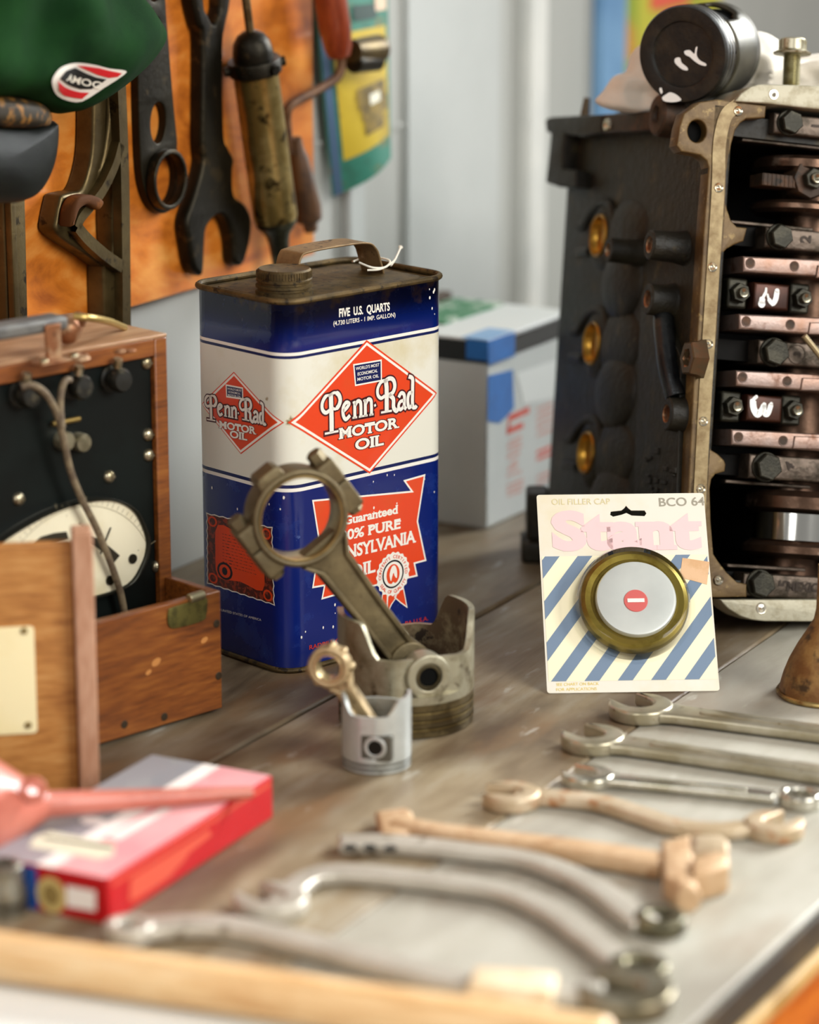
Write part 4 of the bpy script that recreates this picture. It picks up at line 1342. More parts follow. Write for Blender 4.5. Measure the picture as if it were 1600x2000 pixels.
# main bearing caps with bolts
xc = E(1640, 690)[0]
def glyph(b, s, u, v, h, z, rot=0, M=None, th=.0006, ex=1.0):
    vs, fs, wd = text2d(s, .04)
    x0, y0 = E(u, v, z)
    c, s_ = math.cos(R(rot)), math.sin(R(rot))
    b.add([(x0 + ((x - wd / 2) * c * ex - (y - .5) * s_) * h, y0 + ((x - wd / 2) * s_ * ex + (y - .5) * c) * h, z + th) for x, y in vs], fs)
zc_ = -.006
for k, (u, v, ul, va, vb) in enumerate(caps):
    xl = E(ul, v, zc_)[0]; y0 = E(u, vb, zc_)[1]; y1 = E(u, va, zc_)[1]; x, y = E(u, v, zc_)
    b = MB()
    b.plate([[(xl, y0), (2 * xc - xl, y0), (2 * xc - xl, y1), (xl, y1)]], -.055, zc_, bevel=.0022)
    cp = b.build('main_bearing_cap', m_cap2, eng)
    for xx in (x, 2 * xc - x):
        b = MB()
        rb = (y1 - y0) * .56
        b.cyl((xx, y, zc_ - .001), (xx, y, zc_ + .0022), rb * 1.10, n=28, ch=.0006)
        b.hexa((xx, y, zc_ + .002), (xx, y, zc_ + .0095), rb * 1.02)
        b.build('cap_bolt', m_bolt, cp)
m_emb = mat('cast_numeral', '2a2018', .5, .6)
for s_, u_, v_, h_, ro_ in (('1', 1594, 246, .008, 90), ('2', 1573, 467, .009, 90), ('3', 1557, 691, .0062, 90), ('4', 1541, 910, .008, 60), ('5', 1530, 1140, .0085, 90), ('MEXICO', 1577, 1146, .0070, 0)):
    b = MB(); glyph(b, s_, u_, v_, h_, zc_, ro_); b.build('cast_lettering' if len(s_) > 1 else 'cast_numeral', m_emb, eng)
b = MB(); x, y = E(1557, 691, zc_); b.plate([circ(x, y, .0082, 32), circ(x, y, .0066, 32)], zc_ - .0005, zc_ + .0008, bevel=.0003); b.build('cast_ring', m_cap2, eng)
# counterweights
cws = [((1452, 500), (1600, 507), (1452, 531), (1600, 541), (1466, 514), (1552, 520)), ((1444, 613), (1600, 620), (1444, 643), (1600, 655), (1458, 628), (1544, 634)),
       ((1438, 723), (1600, 731), (1438, 754), (1600, 765), (1451, 737), (1538, 745)), ((1429, 838), (1600, 847), (1429, 869), (1600, 881), (1443, 854), (1530, 861))]
zw = .002
for k, (a, b1, c, d, h1, h2) in enumerate(cws):
    A_, B_, C_, D_ = [V(E(*q, zw)) for q in (a, b1, c, d)]
    B_ = A_ + (B_ - A_) * 2.1; D_ = C_ + (D_ - C_) * 2.1
    arcp = V(E(1597 - 7 * k, 520 + 115 * k, zw))
    b = MB()
    b.plate([[tuple(C_), tuple(D_), tuple(B_), tuple(A_)]], -.060, zw, bevel=.0020, res=3)
    cw = b.build('counterweight', m_cw, eng)
    for hh in (h1, h2):
        x, y = E(*hh, zw)
        b = MB(); b.lathe([(.0042, .0002), (.0040, .0006), (.0034, .0003)], T(x, y, zw), 20); b.build('hole_rim', m_cw, cw)
        b = MB(); b.lathe([(.0039, .0003), (.0030, .0002), (1e-5, .0001)], T(x, y, zw), 20); b.build('balance_hole', m_rust2, cw)
    xs = E(1594 - 8 * k, 520, zw)[0]
    b = MB(); b.plate([[(xs, C_.y + .0005), (xs + .09, D_.y + .004), (xs + .09, B_.y - .002), (xs + .001, A_.y - .0018)]], zw - .002, zw + .0016, bevel=.001); b.build('machined_step', m_cw, cw)
# connecting rod caps 2 and 3 with painted numbers
zr = -.004
def paint_strokes(par, strokes, z):
    b = MB()
    for pts, w in strokes:
        q = smooth(Ep(pts, z), 5, False)
        n_ = len(q)
        ws = [w[min(int(i / 5), len(w) - 1)] if isinstance(w, list) else w for i in range(n_)]
        vs, fs = ribbon(q, ws)
        b.add([(x, y, z + .0006) for x, y in vs], fs)
        for e, wi in ((q[0], ws[0]), (q[-1], ws[-1])):
            b.flat([circ(e[0], e[1], wi / 2, 14)], z + .0006)
    b.build('painted_number', m_paint, par)
z5 = lambda x, y: (1380 + x * .21, 480 + y * .21)
for nm, bx, nl, nr, st in (('2', (450, 765, 335, 610), (300, 440), (880, 490), [([z5(553, 400), z5(548, 435), z5(520, 490), z5(512, 540)], [.0020, .0024, .0050, .0062, .0060]), ([z5(566, 455), z5(580, 500), z5(610, 535), z5(640, 500), z5(655, 420)], [.0018, .0032, .0044, .0044, .0040, .0032])]),
                           ('3', (385, 700, 1380, 1650), (240, 1495), (800, 1530), [([z5(462, 1405), z5(432, 1440), z5(440, 1520), z5(475, 1568), z5(510, 1530), z5(535, 1478)], [.0028, .0054, .0054, .0050, .0046, .0036]), ([z5(535, 1478), z5(540, 1560), z5(570, 1560), z5(600, 1470)], [.0036, .0040, .0042, .0028])])):
    x0, x1, ya, yb2 = bx
    a = E(*z5(x0, ya), zr); c = E(*z5(x1, yb2), zr)
    b = MB(); b.plate([[(a[0], c[1]), (c[0], c[1]), (c[0], a[1]), (a[0], a[1])]], -.05, zr, bevel=.0025)
    rc_ = b.build('rod_cap', m_brown, eng)
    paint_strokes(rc_, st, zr)
    for q in (nl, nr):
        x, y = E(*z5(*q), zr - .006)
        b = MB(); b.box((x, y, -.032), (.017, .024, .040)); b.build('rod_shoulder', m_bolt, rc_, bevel=.002)
        b = MB(); b.hexa((x, y, -.012), (x, y, -.004), .0080); b.build('rod_nut', m_bolt, rc_)
        b = MB(); b.lathe([(.0042, -.004), (.0042, -.0005), (.0036, .0005), (.0022, .0002), (1e-5, -.001)], T(x, y, 0), 20); b.build('rod_stud', mat('stud_steel', '8c8674', .25, .9), rc_)
# connecting rod cap 1 at the top
b = MB()
a, c = E(1490, 337, -.01), E(1562, 369, -.01)
b.box(((a[0] + c[0]) / 2, (a[1] + c[1]) / 2, -.022), (c[0] - a[0], a[1] - c[1], .024))
for i in range(9):
    b.box((a[0] + (c[0] - a[0]) * (i + .5) / 9, (a[1] + c[1]) / 2, -.0098), ((c[0] - a[0]) / 16, a[1] - c[1], .0012))
r1 = b.build('rod_cap', m_rust2, eng, bevel=.0006)
x, y = E(1588, 349, -.006)
b = MB(); b.hexa((x, y, -.030), (x, y, -.008), .0165, n=8); b.build('rod_shoulder', m_rust2, r1)
b = MB(); b.hexa((x, y, -.008), (x, y, -.001), .0085); b.build('rod_nut', m_bolt, r1)
b = MB(); b.lathe([(.0046, -.001), (.0046, .002), (.0038, .003), (.0022, .0028), (1e-5, .001)], T(x, y, 0), 20); b.build('rod_stud', mat('stud_steel', '8c8674', .25, .9), r1)
# crankshaft: main line, webs and the polished journal at the bottom
CX = E(1630, 690)[0]
m_crank = mat('crank_steel', '5c4638', .32, .85, col2='3a281c', scale=30, lo=.42, hi=.66, col3='8a7464', scale3=50, lo3=.6, hi3=.7, bump=.1, bscale=200)
b = MB()
b.cyl((CX, .02, -.06), (CX, HT - .03, -.06), .028, n=40)
cr_ = b.build('crankshaft', m_crank, eng)
yt, yb_ = E(1560, 1003, .0)[1], E(1560, 1056, .0)[1]
xj = E(1556, 1030, -.01)[0] + .012
b = MB(); b.cyl((xj, yb_, -.035), (xj, yt, -.035), .035, n=64); b.build('polished_journal', mat('polished_journal_steel', 'd8d6d0', .12, 1.0), cr_)
for (v0, v1, ry, mm) in ((958, 1003, .044, m_crank), (1056, 1092, .044, m_crank)):
    ya, yb2 = E(1560, v1, 0)[1], E(1560, v0, 0)[1]
    b = MB(); b.lathe([(1e-5, 0), (ry * .82, 0), (ry, .004), (ry, (yb2 - ya) - .005), (ry * .86, yb2 - ya), (1e-5, yb2 - ya)], T(xj + .004, ya, -.040) @ RX(-90), 48); b.build('crank_web', mm, cr_)
for (v0, v1) in ((300, 330), (388, 412)):
    ya, yb2 = E(1580, v1, 0)[1], E(1580, v0, 0)[1]
    b = MB(); b.lathe([(1e-5, 0), (.036, 0), (.040, .003), (.040, yb2 - ya - .003), (.036, yb2 - ya), (1e-5, yb2 - ya)], T(E(1600, 350)[0] + .006, ya, -.044) @ RX(-90), 48); b.build('crank_web', m_crank, cr_)
for (u0, u1, v) in ((1495, 1582, 277), (1462, 1540, 943), (1466, 1530, 1107), (1470, 1545, 437)):
    a, c = E(u0, v, -.02), E(u1, v, -.02)
    b = MB(); b.box(((a[0] + c[0]) / 2, a[1], -.026), (c[0] - a[0] + .04, .0028, .012)); b.build('thrust_edge', m_cap2, eng, bevel=.0008)
# oil tube poking in from the right
b = MB(); p0, p1 = E(1571, 656, .012), E(1640, 742, .012)
b.tube([(*p0, .012), (*p1, .012)], .0026, 12); b.build('oil_tube', mat('tube_steel', '9c8c6c', .4, .7), eng)
# end retainer plates
top = [(1436, 198), (1448, 182), (1466, 169), (1484, 164), (1600, 167), (1800, 185), (1800, 238), (1600, 214), (1495, 202)]
b = MB(); b.plate([Ep(top, .004)], -.060, .004, bevel=.0012); tp = b.build('retainer_plate', m_endp, eng)
x, y = E(1511, 184, .004); b = MB(); b.lathe([(.0042, 0), (.0040, .0006), (.003, .0004), (1e-5, .0016)], T(x, y, .004), 20); b.build('plate_bolt', m_stud, tp)
bot = [(1407, 1171), (1412, 1178), (1424, 1190), (1445, 1203), (1470, 1211), (1495, 1213.5), (1600, 1214), (1720, 1216), (1720, 1173), (1600, 1171)]
b = MB(); b.plate([Ep(bot, .002)[::-1]], -.024, .002, bevel=.0012); tp = b.build('retainer_plate', m_endp, eng)
x, y = E(1487, 1188, .002); b = MB(); b.lathe([(.0046, 0), (.0042, .0006), (.003, .0004), (1e-5, .0018)], T(x, y, .002), 20); b.build('plate_bolt', m_stud, tp)
# head bolt standing in the top plate
zb = -.030
B0, B1 = V((*E(1545, 171, zb), zb)), V((*E(1549, 76, zb), zb))
d_ = (B1 - B0); Lb = d_.length
mB = along(B0, B1)
b = MB()
pr2 = [(.0062, -.02)]
for i in range(16):
    z = i * (Lb * .66) / 16
    pr2 += [(.0072, z), (.0062, z + Lb * .02)]
pr2 += [(.0070, Lb * .66), (.0070, Lb * .68)]
b.lathe(pr2, mB, 28)
hb = b.build('head_bolt', mat('zinc_bolt', 'a8a284', .35, .8, col2='8a8058', scale=80), eng)
b = MB()
b.lathe([(.0070, Lb * .66), (.0148, Lb * .68), (.0152, Lb * .71), (.0125, Lb * .75), (.0108, Lb * .77), (.0108, Lb * .97), (.0098, Lb), (.0068, Lb), (.0062, Lb * .86), (1e-5, Lb * .85)], mB, 30)
for i in range(18):
    b.box((.0108, 0, Lb * .87), (.0008, .0012, Lb * .18), M=mB @ RZ(i * 20))
b.build('bolt_head', mat('zinc_bolt_head', 'b4ae98', .4, .8, col2='7c704c', scale=100, lo=.5, hi=.6), hb, merge=False)

# flank: freeze plugs, bosses, ribs
for (u, v) in ((1176, 461), (1163, 671), (1152, 885)):
    x, y = local(ESF, u, v, .002)
    m = S2E @ T(x, y, 0)
    b = MB(); b.lathe([(.031, -.001), (.027, .002), (.0225, .0048), (.0195, .0050), (.0184, .0040), (.0184, -.004)], m, 40); pk = b.build('plug_seat', m_blk, eng)
    b = MB(); b.lathe([(.0186, -.003), (.0184, .0056), (.0176, .0066), (.0166, .0062), (.0158, .0030), (.0146, .0006), (.0125, .0), (1e-5, .0006)], m, 40); b.build('freeze_plug', m_brass, pk)
    rb = smooth([(-.055 + x + .0, y + .012), (x - .042, y + .014), (x - .030, y + .022), (x - .016, y + .0275), (x, y + .029), (x + .016, y + .024), (x + .026, y + .010)], 5, False)
    b = MB(); b.tube([(px_, py_, .001) for px_, py_ in rb], .0042, 10, M=S2E); b.tube([(x - .060, y - .010, .0), (x - .045, y - .010, .001), (x - .026, y - .012, .002)], .0042, 10, M=S2E); b.build('cast_rib', m_blk, eng)
    b = MB(); b.sphere((x + .050, y - .002, -.002), 1, M=S2E, sc=(.048, .030, .0090)); b.sphere((x + .050, y - .042, -.002), 1, M=S2E, sc=(.044, .034, .0125)); b.build('water_jacket_bulge', m_blk, eng)
def side_boss(u, v, r_, L, hexed=False, mm=m_blk, name='threaded_boss'):
    x, y = local(ESF, u, v, L)
    m = S2E @ T(x, y, 0)
    b = MB()
    pr_b = [(r_ * 1.25, -.002), (r_ * 1.05, L * .3), (r_, L - .001), (r_ * .92, L), (r_ * .58, L), (r_ * .52, L - .004)]
    b.lathe(pr_b, m, 6 if hexed else 28)
    o = b.build(name, mm, eng)
    b = MB()
    q = [(r_ * .56, L - .0002)]
    for i in range(4): q += [(r_ * .5, L - .001 - i * .0012), (r_ * .56, L - .0016 - i * .0012)]
    q.append((1e-5, L - .007))
    b.lathe(q, m, 24); b.build('thread', mat('thread_copper', '8a5c3c', .35, .8, col2='a8947a', scale=200), o)
side_boss(1187, 488, .0100, .030)
side_boss(1268, 478, .0118, .030)
side_boss(1264, 584, .0125, .022)
side_boss(1341, 699, .0140, .010, True, m_bossf)
side_boss(1301, 808, .0130, .014)
b = MB()
pth = [(*local(ESF, u, v, .010), zz) for u, v, zz in ((1282, 600, .002), (1292, 625, .008), (1300, 670, .010), (1306, 720, .010), (1311, 775, .006))]
b.tube(smooth(pth, 5, False), .0085, 14, M=S2E); b.build('oil_gallery', m_blk2, eng)
b = MB(); b.plate([Sp([(1262, 600), (1256, 700), (1252, 840), (1246, 990), (1330, 990), (1336, 840), (1340, 700), (1300, 600)])[::-1]], -.001, .0045, M=S2E, bevel=.001); b.build('raised_pad', m_blk, eng)
random.seed(8)
b = MB()
for i in range(14):
    x, y = local(ESF, 1262 + random.random() * 60, 870 + random.random() * 100, .005)
    b.box((x, y, .0052), (.004 + random.random() * .008, .002 + .003 * random.random(), .0025), M=S2E)
b.build('casting_marks', m_blk, eng, bevel=.0006)
fl = [(1068, 234), (1076, 229), (1130, 226), (1178, 224), (1178, 260), (1140, 268), (1106, 262), (1102, 300), (1101, 330), (1128, 333), (1128, 366), (1095, 366), (1069, 357), (1076, 300), (1080, 262), (1070, 258)]
b = MB(); b.plate([Sp(fl, .012)], -.002, .014, M=S2E, bevel=.002); b.build('bell_flange', m_blk, eng)
b = MB(); b.plate([Sp([(1176, 223), (1268, 218), (1270, 254), (1176, 261)], .012)], -.002, .012, M=S2E, bevel=.002); b.build('flange_lip', m_rust2, eng)
x, y = local(ESF, 1186, 244, .013); b = MB(); b.lathe([(.006, .011), (.005, .0145), (.003, .0145), (1e-5, .0120)], S2E @ T(x, y, 0), 18); b.build('flange_dowel', m_stud, eng)
x, y = local(ESF, 1286, 225, .012); b = MB(); b.lathe([(.018, -.004), (.017, .012), (.015, .014), (.008, .0145), (.006, .011), (1e-5, .011)], S2E @ T(x, y, 0), 28); b.build('flange_lug', m_rust2, eng)
x, y = local(ESF, 1138, 214, .006); b = MB(); b.cyl((x, y - .012, .004), (x + .004, y + .010, .004), .005, .003, 8, M=S2E); b.build('dowel_stub', m_bossf, eng)
# foot of the flange on the bench
f0 = EF.inverted() @ tab(1018, 1104, .0006)
f1 = EF.inverted() @ tab(1090, 1104, .0006)
def world_box(name, u0, v0, u1, v1, depth, mm):
    p0 = tab(u0, 1106); dd = (p0 - CAM).dot(FWD)
    a = at_depth(u0, v0, dd); c = at_depth(u1, v1, dd)
    z0 = max(.0008, c.z)
    b = MB()
    b.box(((a.x + c.x) / 2, a.y + depth / 2, (a.z + z0) / 2), (c.x - a.x, depth, a.z - z0), M=EF.inverted())
    return b.build(name, mm, eng, bevel=.003)
world_box('flange_foot', 1020, 1062, 1078, 1110, .045, m_blk)
world_box('flange_foot', 1030, 966, 1074, 1063, .035, m_blk)

# ---------------------------------------------------------------- rag and piston on top of the block
RF = frame(at_depth(1400, 150, 2.385), RGT, V((0, 0, 1)), V((0, -1, 0)))
ro = trace(RF, smooth([(1163, 199), (1178, 178), (1198, 150), (1222, 140), (1240, 96), (1300, 70), (1420, 66), (1487, 62), (1528, 84), (1570, 120), (1640, 104), (1690, 150), (1620, 176), (1500, 168), (1400, 205), (1260, 220), (1195, 215)], 4))
rc0 = trace(RF, [(1400, 150)])[0]
def rfold(x, y):
    u, v = x - rc0[0], y - rc0[1]
    q = abs(noise.noise((u * 34, v * 34, 1.3))) * .030 + abs(noise.noise((u * 60 + v * 30, v * 50 - u * 20, 5))) * .008
    return -q + .006
rm, rh = inflate(ro, rc0, .034, .03, 26, rfold, ex=3)
o = rm.build('rag', mat('rag_cotton', 'e6ded0', .85, 0, col2='d2c6b4', scale=16, lo=.45, hi=.7, sheen=.2, bump=.3, bscale=900), M=RF, ang=70)
tag(o, 'crumpled off-white cotton rag under the piston on top of the engine block', 'rag')

tpd = 2.300
tc_ = at_depth(1334, 106, tpd)
ba = R(30)
bdir = V((math.sin(ba), math.cos(ba), -.03)).normalized()
TX = V((0, 0, 1)).cross(-bdir).normalized()
TM = frame(tc_, TX, (-bdir).cross(TX), -bdir)
t = thing('loose_piston', 'dark oily piston lying on the rag on top of the engine block', 'piston', TM)
tr = .0385
m_pdk = mat('piston_carbon', '15130f', .5, .3, col2='2c251a', scale=50, lo=.45, hi=.65, bump=.2, bscale=300)
m_psk = mat('piston_skirt_oily', '3e392a', .42, .5, col2='262218', scale=30, lo=.42, hi=.65)
b = MB(); b.lathe([(1e-5, -.0012), (tr * .66, -.0012), (tr * .68, .0012), (tr * .72, .0016), (tr * .965, .0012), (tr, -.0012), (tr, -.0048), (tr * .94, -.005), (tr * .94, -.0066), (tr, -.0068), (tr, -.0098), (tr * .94, -.01), (tr * .94, -.0116), (tr, -.0118), (tr, -.0150), (tr * .94, -.0152), (tr * .94, -.0180), (tr, -.0182), (tr * .9, -.022)], None, 96)
b.build('crown', m_pdk, t)
for z in (-.0049, -.0099, -.0151):
    b = MB(); b.lathe([(tr * .95, z - .0002), (tr * 1.004, z - .0003), (tr * 1.004, z - .0015), (tr * .95, z - .0016)], None, 96, a0=5, a1=362, close=True); b.build('piston_ring', mat('ring_dark_steel', '58544a', .25, .9), t)
# skirt: shell with a window cut in the upper side
b = MB()
N = 96
vs = []; zs = [-.0182, -.026, -.034, -.042, -.05, -.058, -.066]
for i in range(N):
    a = 2 * math.pi * i / N
    for z in zs: vs.append((tr * .995 * math.cos(a), tr * .995 * math.sin(a), z))
fs = []
for i in range(N):
    a = 360 * i / N
    for k in range(len(zs) - 1):
        if 42 < a < 98 and 0 <= k <= 2 + (52 < a < 90): continue
        j = (i + 1) % N
        fs.append((i * len(zs) + k, j * len(zs) + k, j * len(zs) + k + 1, i * len(zs) + k + 1))
b.add(vs, fs)
o = b.build('skirt', m_psk, t)
md = o.modifiers.new('solid', 'SOLIDIFY'); md.thickness = .0035; md.offset = -1
b = MB(); b.lathe([(tr * .86, -.022), (tr * .85, -.064)], None, 48); b.build('inner_wall', m_dark, t)
def TL(u, v): return local(TM, u, v, -.001)
z4 = lambda x, y: (1040 + x * .35, y * .35)
b = MB()
def blob(pts, z):
    b.flat([smooth([local(TM, *z4(*q), z) for q in pts], 4)], z + .0004)
blob([(800, 325), (825, 322), (835, 350), (865, 375), (868, 392), (840, 388), (810, 365), (795, 345)], -.0010)
blob([(850, 285), (880, 280), (905, 300), (912, 268), (922, 262), (918, 305), (935, 335), (970, 355), (968, 368), (935, 360), (905, 340), (880, 318), (855, 305)], -.0010)
b.build('white_paint_mark', m_paint, t)
b = MB()
blob([(725, 545), (745, 528), (770, 515), (800, 525), (825, 545), (830, 560), (790, 570), (740, 565)], .0012)
blob([(710, 495), (722, 490), (728, 515), (718, 522)], .0012)
b.build('white_paint_fleck', m_paint, t)

# ================================================================ tester in a wooden case, with its tray
qa = .7967
QX = V((math.sin(qa), math.cos(qa), 0))
QO = V((-.1362, 2.0061, 0))
QF = frame(QO, QX, V((0, 0, 1)))
m_ww = wood('walnut_case', '4e260c', '7a4216', '965c24', 9, (1.2, 9, 9), .42, .6, coat=.1)
m_wtop = wood('case_top_wood', '86603e', 'a27a58', 'b89a78', 9, (1.2, 9, 9), .5, .6)
m_panel = mat('black_panel', '080d0b', .4, 0, col2='0b1210', scale=20, spec=.25)
m_screw = mat('nickel_screw', 'b8ae94', .3, .9, col2='8a7e60', scale=200)
m_cream2 = mat('dial_cream', 'e6ddc0', .45, 0, col2='d4c49a', scale=18, lo=.5, hi=.75, col3='6a5a3a', scale3=160, lo3=.7, hi3=.74)
DT, HC, LC, DC = .0543, .2703, .25, .11
tst = thing('electrical_tester', 'old wooden cased tester with black panel and cream dial left of the oil can', 'tester', QF)
zp = -DT
b = MB()
fr = .0115
b.box((-fr / 2, HC / 2, zp - DC / 2), (fr, HC, DC))
b.box((-LC + fr / 2, HC / 2, zp - DC / 2), (fr, HC, DC))
b.box((-LC / 2, HC / 2, zp - DC + .004), (LC - 2 * fr, HC - .002, .008))
b.box((-LC / 2, .006, zp - DC / 2), (LC - 2 * fr, .012, DC))
b.build('case', m_ww, tst, bevel=.0012)
b = MB(); b.box((-LC / 2, HC - .0065, zp - DC / 2), (LC - 2 * fr - .0002, .013, DC - .0004)); b.build('top_board', m_ww, tst, bevel=.001)
b = MB(); b.box((-LC / 2, HC + .0012, zp - DC / 2), (LC, .0024, DC + .0004)); b.build('top_veneer', m_wtop, tst, bevel=.0006)
ZP = zp - .005
b = MB(); b.box((-LC / 2, HC / 2, ZP - .002), (LC - 2 * fr - .0004, HC - .026, .004)); b.build('panel', m_panel, tst)
def Q(u, v, z=None): return local(QF, u, v, ZP if z is None else z)
for (u, v) in ((286, 709), (289, 849), (290, 889), (213, 931), (36, 975), (306, 1106)):
    x, y = Q(u, v)
    b = MB(); b.lathe([(.0048, -.001), (.0048, .0008), (.0038, .0024), (.002, .0032), (1e-5, .0034)], T(x, y, ZP), 20)
    b.box((x, y, ZP + .0032), (.0064, .0009, .0008), M=I4)
    b.build('panel_screw', m_screw, tst)
m_post = mat('bakelite_post', '17160f', .5, .2, col2='4a4434', scale=120, lo=.54, hi=.68)
for (u, v, wdt) in ((38, 768, 1), (140, 752, 1), (216, 738, 1)):
    x, y = Q(u, v)
    b = MB(); b.lathe([(.010, 0), (.010, .002), (.0060, .003), (.0060, .006), (.0085, .007), (.009, .012), (.0072, .0155), (1e-5, .016)], T(x, y, ZP), 24)
    po_ = b.build('binding_post', m_post, tst)
    b = MB(); b.cyl((x - .002, y + .0095, ZP + .010), (x - .002, y + .0160, ZP + .012), .0034, n=12); b.build('post_clip', m_screw, po_)
x0, y0 = Q(96, 826); x1, y1 = Q(148, 816)
b = MB(); b.tube([(x0, y0, ZP + .004), (x1, y1, ZP + .004)], .0020, 8); b.build('index_bar', mat('dull_brass', '9a8048', .35, .85), tst)
for (u, v) in ((119, 859), (151, 862)):
    x, y = Q(u, v)
    b = MB(); b.lathe([(.0068, 0), (.0068, .007), (.0060, .0085), (1e-5, .0088)], T(x, y, ZP), 24); b.build('knob', mat('knob_nickel', 'a29a80', .35, .7, col2='807860', scale=90), tst)
# meter with a cream dial behind a bezel
mo = Q(0, 0)
fan = [(-90, 1120), (-60, 1085), (-20, 1058), (25, 1028), (80, 998), (135, 978), (188, 969), (228, 975), (258, 996), (277, 1035), (281, 1066), (270, 1102), (243, 1140), (180, 1163), (90, 1180), (-20, 1205), (-80, 1190)]
fo = trace(QF, smooth(fan, 4), ZP)
mcx = sum(p[0] for p in fo) / len(fo); mcy = sum(p[1] for p in fo) / len(fo)
def fsc(k): return [(mcx + (x - mcx) * k, mcy + (y - mcy) * k) for x, y in fo]
b = MB(); b.plate([fo[::-1], fsc(.955)[::-1]], ZP, ZP + .009, bevel=.0015); me_ = b.build('meter_bezel', mat('bezel_dark', '2a2a22', .3, .6), tst)
b = MB(); b.plate([fsc(.965)[::-1]], ZP, ZP + .0062); b.build('dial', m_cream2, me_)
b = MB()
c0 = Q(165, 1120, ZP + .0062)
b.flat([trace(QF, [(62, 1062), (80, 1048), (105, 1041), (130, 1038), (134, 1052), (112, 1056), (88, 1062), (75, 1072)], ZP + .0062)], ZP + .0064)
b.flat([trace(QF, [(178, 1046), (200, 1056), (234, 1085), (222, 1100), (200, 1078), (176, 1060)], ZP + .0062)], ZP + .0064)
b.build('dial_window', mat('dial_window_brown', '2c261a', .4), me_)
b = MB(); p0, p1 = Q(216, 1030, ZP + .007), Q(196, 1082, ZP + .007)
b.tube([(*p0, ZP + .0074), (*p1, ZP + .0074)], .0005, 6); b.build('needle', m_dark, me_)
b = MB()
for k in range(34):
    a = 22 + k * 4.0
    r0_, r1_ = .072, .076 + .003 * (k % 5 == 0)
    cxx, cyy = Q(150, 1165, ZP + .0062)
    q0 = (cxx + r0_ * math.cos(R(a)), cyy + r0_ * .92 * math.sin(R(a))); q1 = (cxx + r1_ * math.cos(R(a)), cyy + r1_ * .92 * math.sin(R(a)))
    vs, fs = ribbon([q0, q1], .0004); b.add([(x, y, ZP + .0064) for x, y in vs], fs)
vs, fs = ribbon([(cxx + .071 * math.cos(R(a)), cyy + .071 * .92 * math.sin(R(a))) for a in range(22, 156, 4)], .0004); b.add([(x, y, ZP + .0064) for x, y in vs], fs)
o = b.build('scale_marks', mat('scale_grey', '8a7e60', .5), me_)
for (u, v) in ((214, 1133), (258, 1091)):
    x, y = Q(u, v, ZP + .006); b = MB(); b.cyl((x, y, ZP + .006), (x, y, ZP + .0075), .0036, n=16); b.build('dial_screw', mat('dial_screw_dark', '2c281c', .4, .6), me_)
# leads
m_lead = mat('cloth_lead', '5a4a38', .7, 0, col2='7a6a50', scale=120, lo=.4, hi=.6)
def lead(pts, r, nm='test_lead'):
    b = MB(); b.tube(smooth([(*Q(u, v, ZP + z), ZP + z) for u, v, z in pts], 6, False), r, 12); b.build(nm, m_lead, tst)
lead([(42, 756, .013), (62, 752, .016), (88, 768, .018), (110, 805, .018), (124, 858, .017), (138, 920, .016), (160, 975, .016), (190, 1035, .015), (218, 1105, .013), (236, 1160, .011), (246, 1215, .009)], .0026)
lead([(137, 742, .014), (126, 745, .017), (119, 770, .018), (118, 800, .0185), (122, 835, .0205)], .0024)
# tray in front
TRL = .186
z0 = .0028
b = MB()
b.box((-TRL / 2, z0 + .0446, -.0035), (TRL, .0892, .007))
b.build('tray_front', m_ww, tst, bevel=.0009)
b = MB()
b.box((-.0035, z0 + .0446, -.007 - (DT - .007) / 2), (.007, .0892, DT - .0072))
b.build('tray_side', m_ww, tst, bevel=.0009)
b = MB()
b.box((-TRL + .0035, z0 + .0446, -.007 - (DT - .007) / 2), (.007, .0892, DT - .0072))
b.build('tray_side', m_ww, tst, bevel=.0009)
b = MB(); b.box((-TRL / 2, z0 + .004, -.007 - (DT - .007) / 2), (TRL - .0142, .006, DT - .0074)); b.build('tray_bottom', m_ww, tst)
b = MB()
for xx in (-.012, -TRL + .012):
    b = MB(); b.box((xx, .0014, -.02), (.014, .0028, .012)); b.build('foot', m_dark, tst)
pl_ = trace(QF, smooth([(327, 1194), (333, 1187), (366, 1176), (400, 1166), (403, 1186), (401, 1200), (394, 1212), (350, 1225), (332, 1226), (326, 1214)], 3), .0)
b = MB(); b.plate([pl_[::-1]], -.0001, .0014, bevel=.0004); lt = b.build('latch_plate', mat('brass_latch', '7c7440', .4, .8, col2='5e5a34', scale=120), tst)
p0, p1 = Q(369, 1170, .001), Q(397, 1161, .001)
b = MB(); b.cyl((*p0, .001), (*p1, .001), .0036, n=16, ch=.0005); b.build('latch_barrel', mat('latch_bright', 'b0a888', .3, .9), lt)
for (u, v) in ((423, 1218), (427, 1320), (243, 1415), (321, 1400)):
    x, y = Q(u, v, 0); b = MB(); b.lathe([(.0030, -.0008), (.0030, .0003), (.0022, .0006), (1e-5, .0001)], T(x, y, 0), 16); b.build('tray_nail', mat('old_nail', '3c3020', .5, .5), tst)
for (u, v, rr) in ((399, 1250, .0026), (305, 1293, .0034), (290, 1313, .0022)):
    x, y = Q(u, v, 0); b = MB(); b.flat([ell(x, y, rr * 1.3, rr * .8, 14, 20)], .00015); b.build('chipped_spot', mat('bare_wood', 'b87a3c', .6), tst)
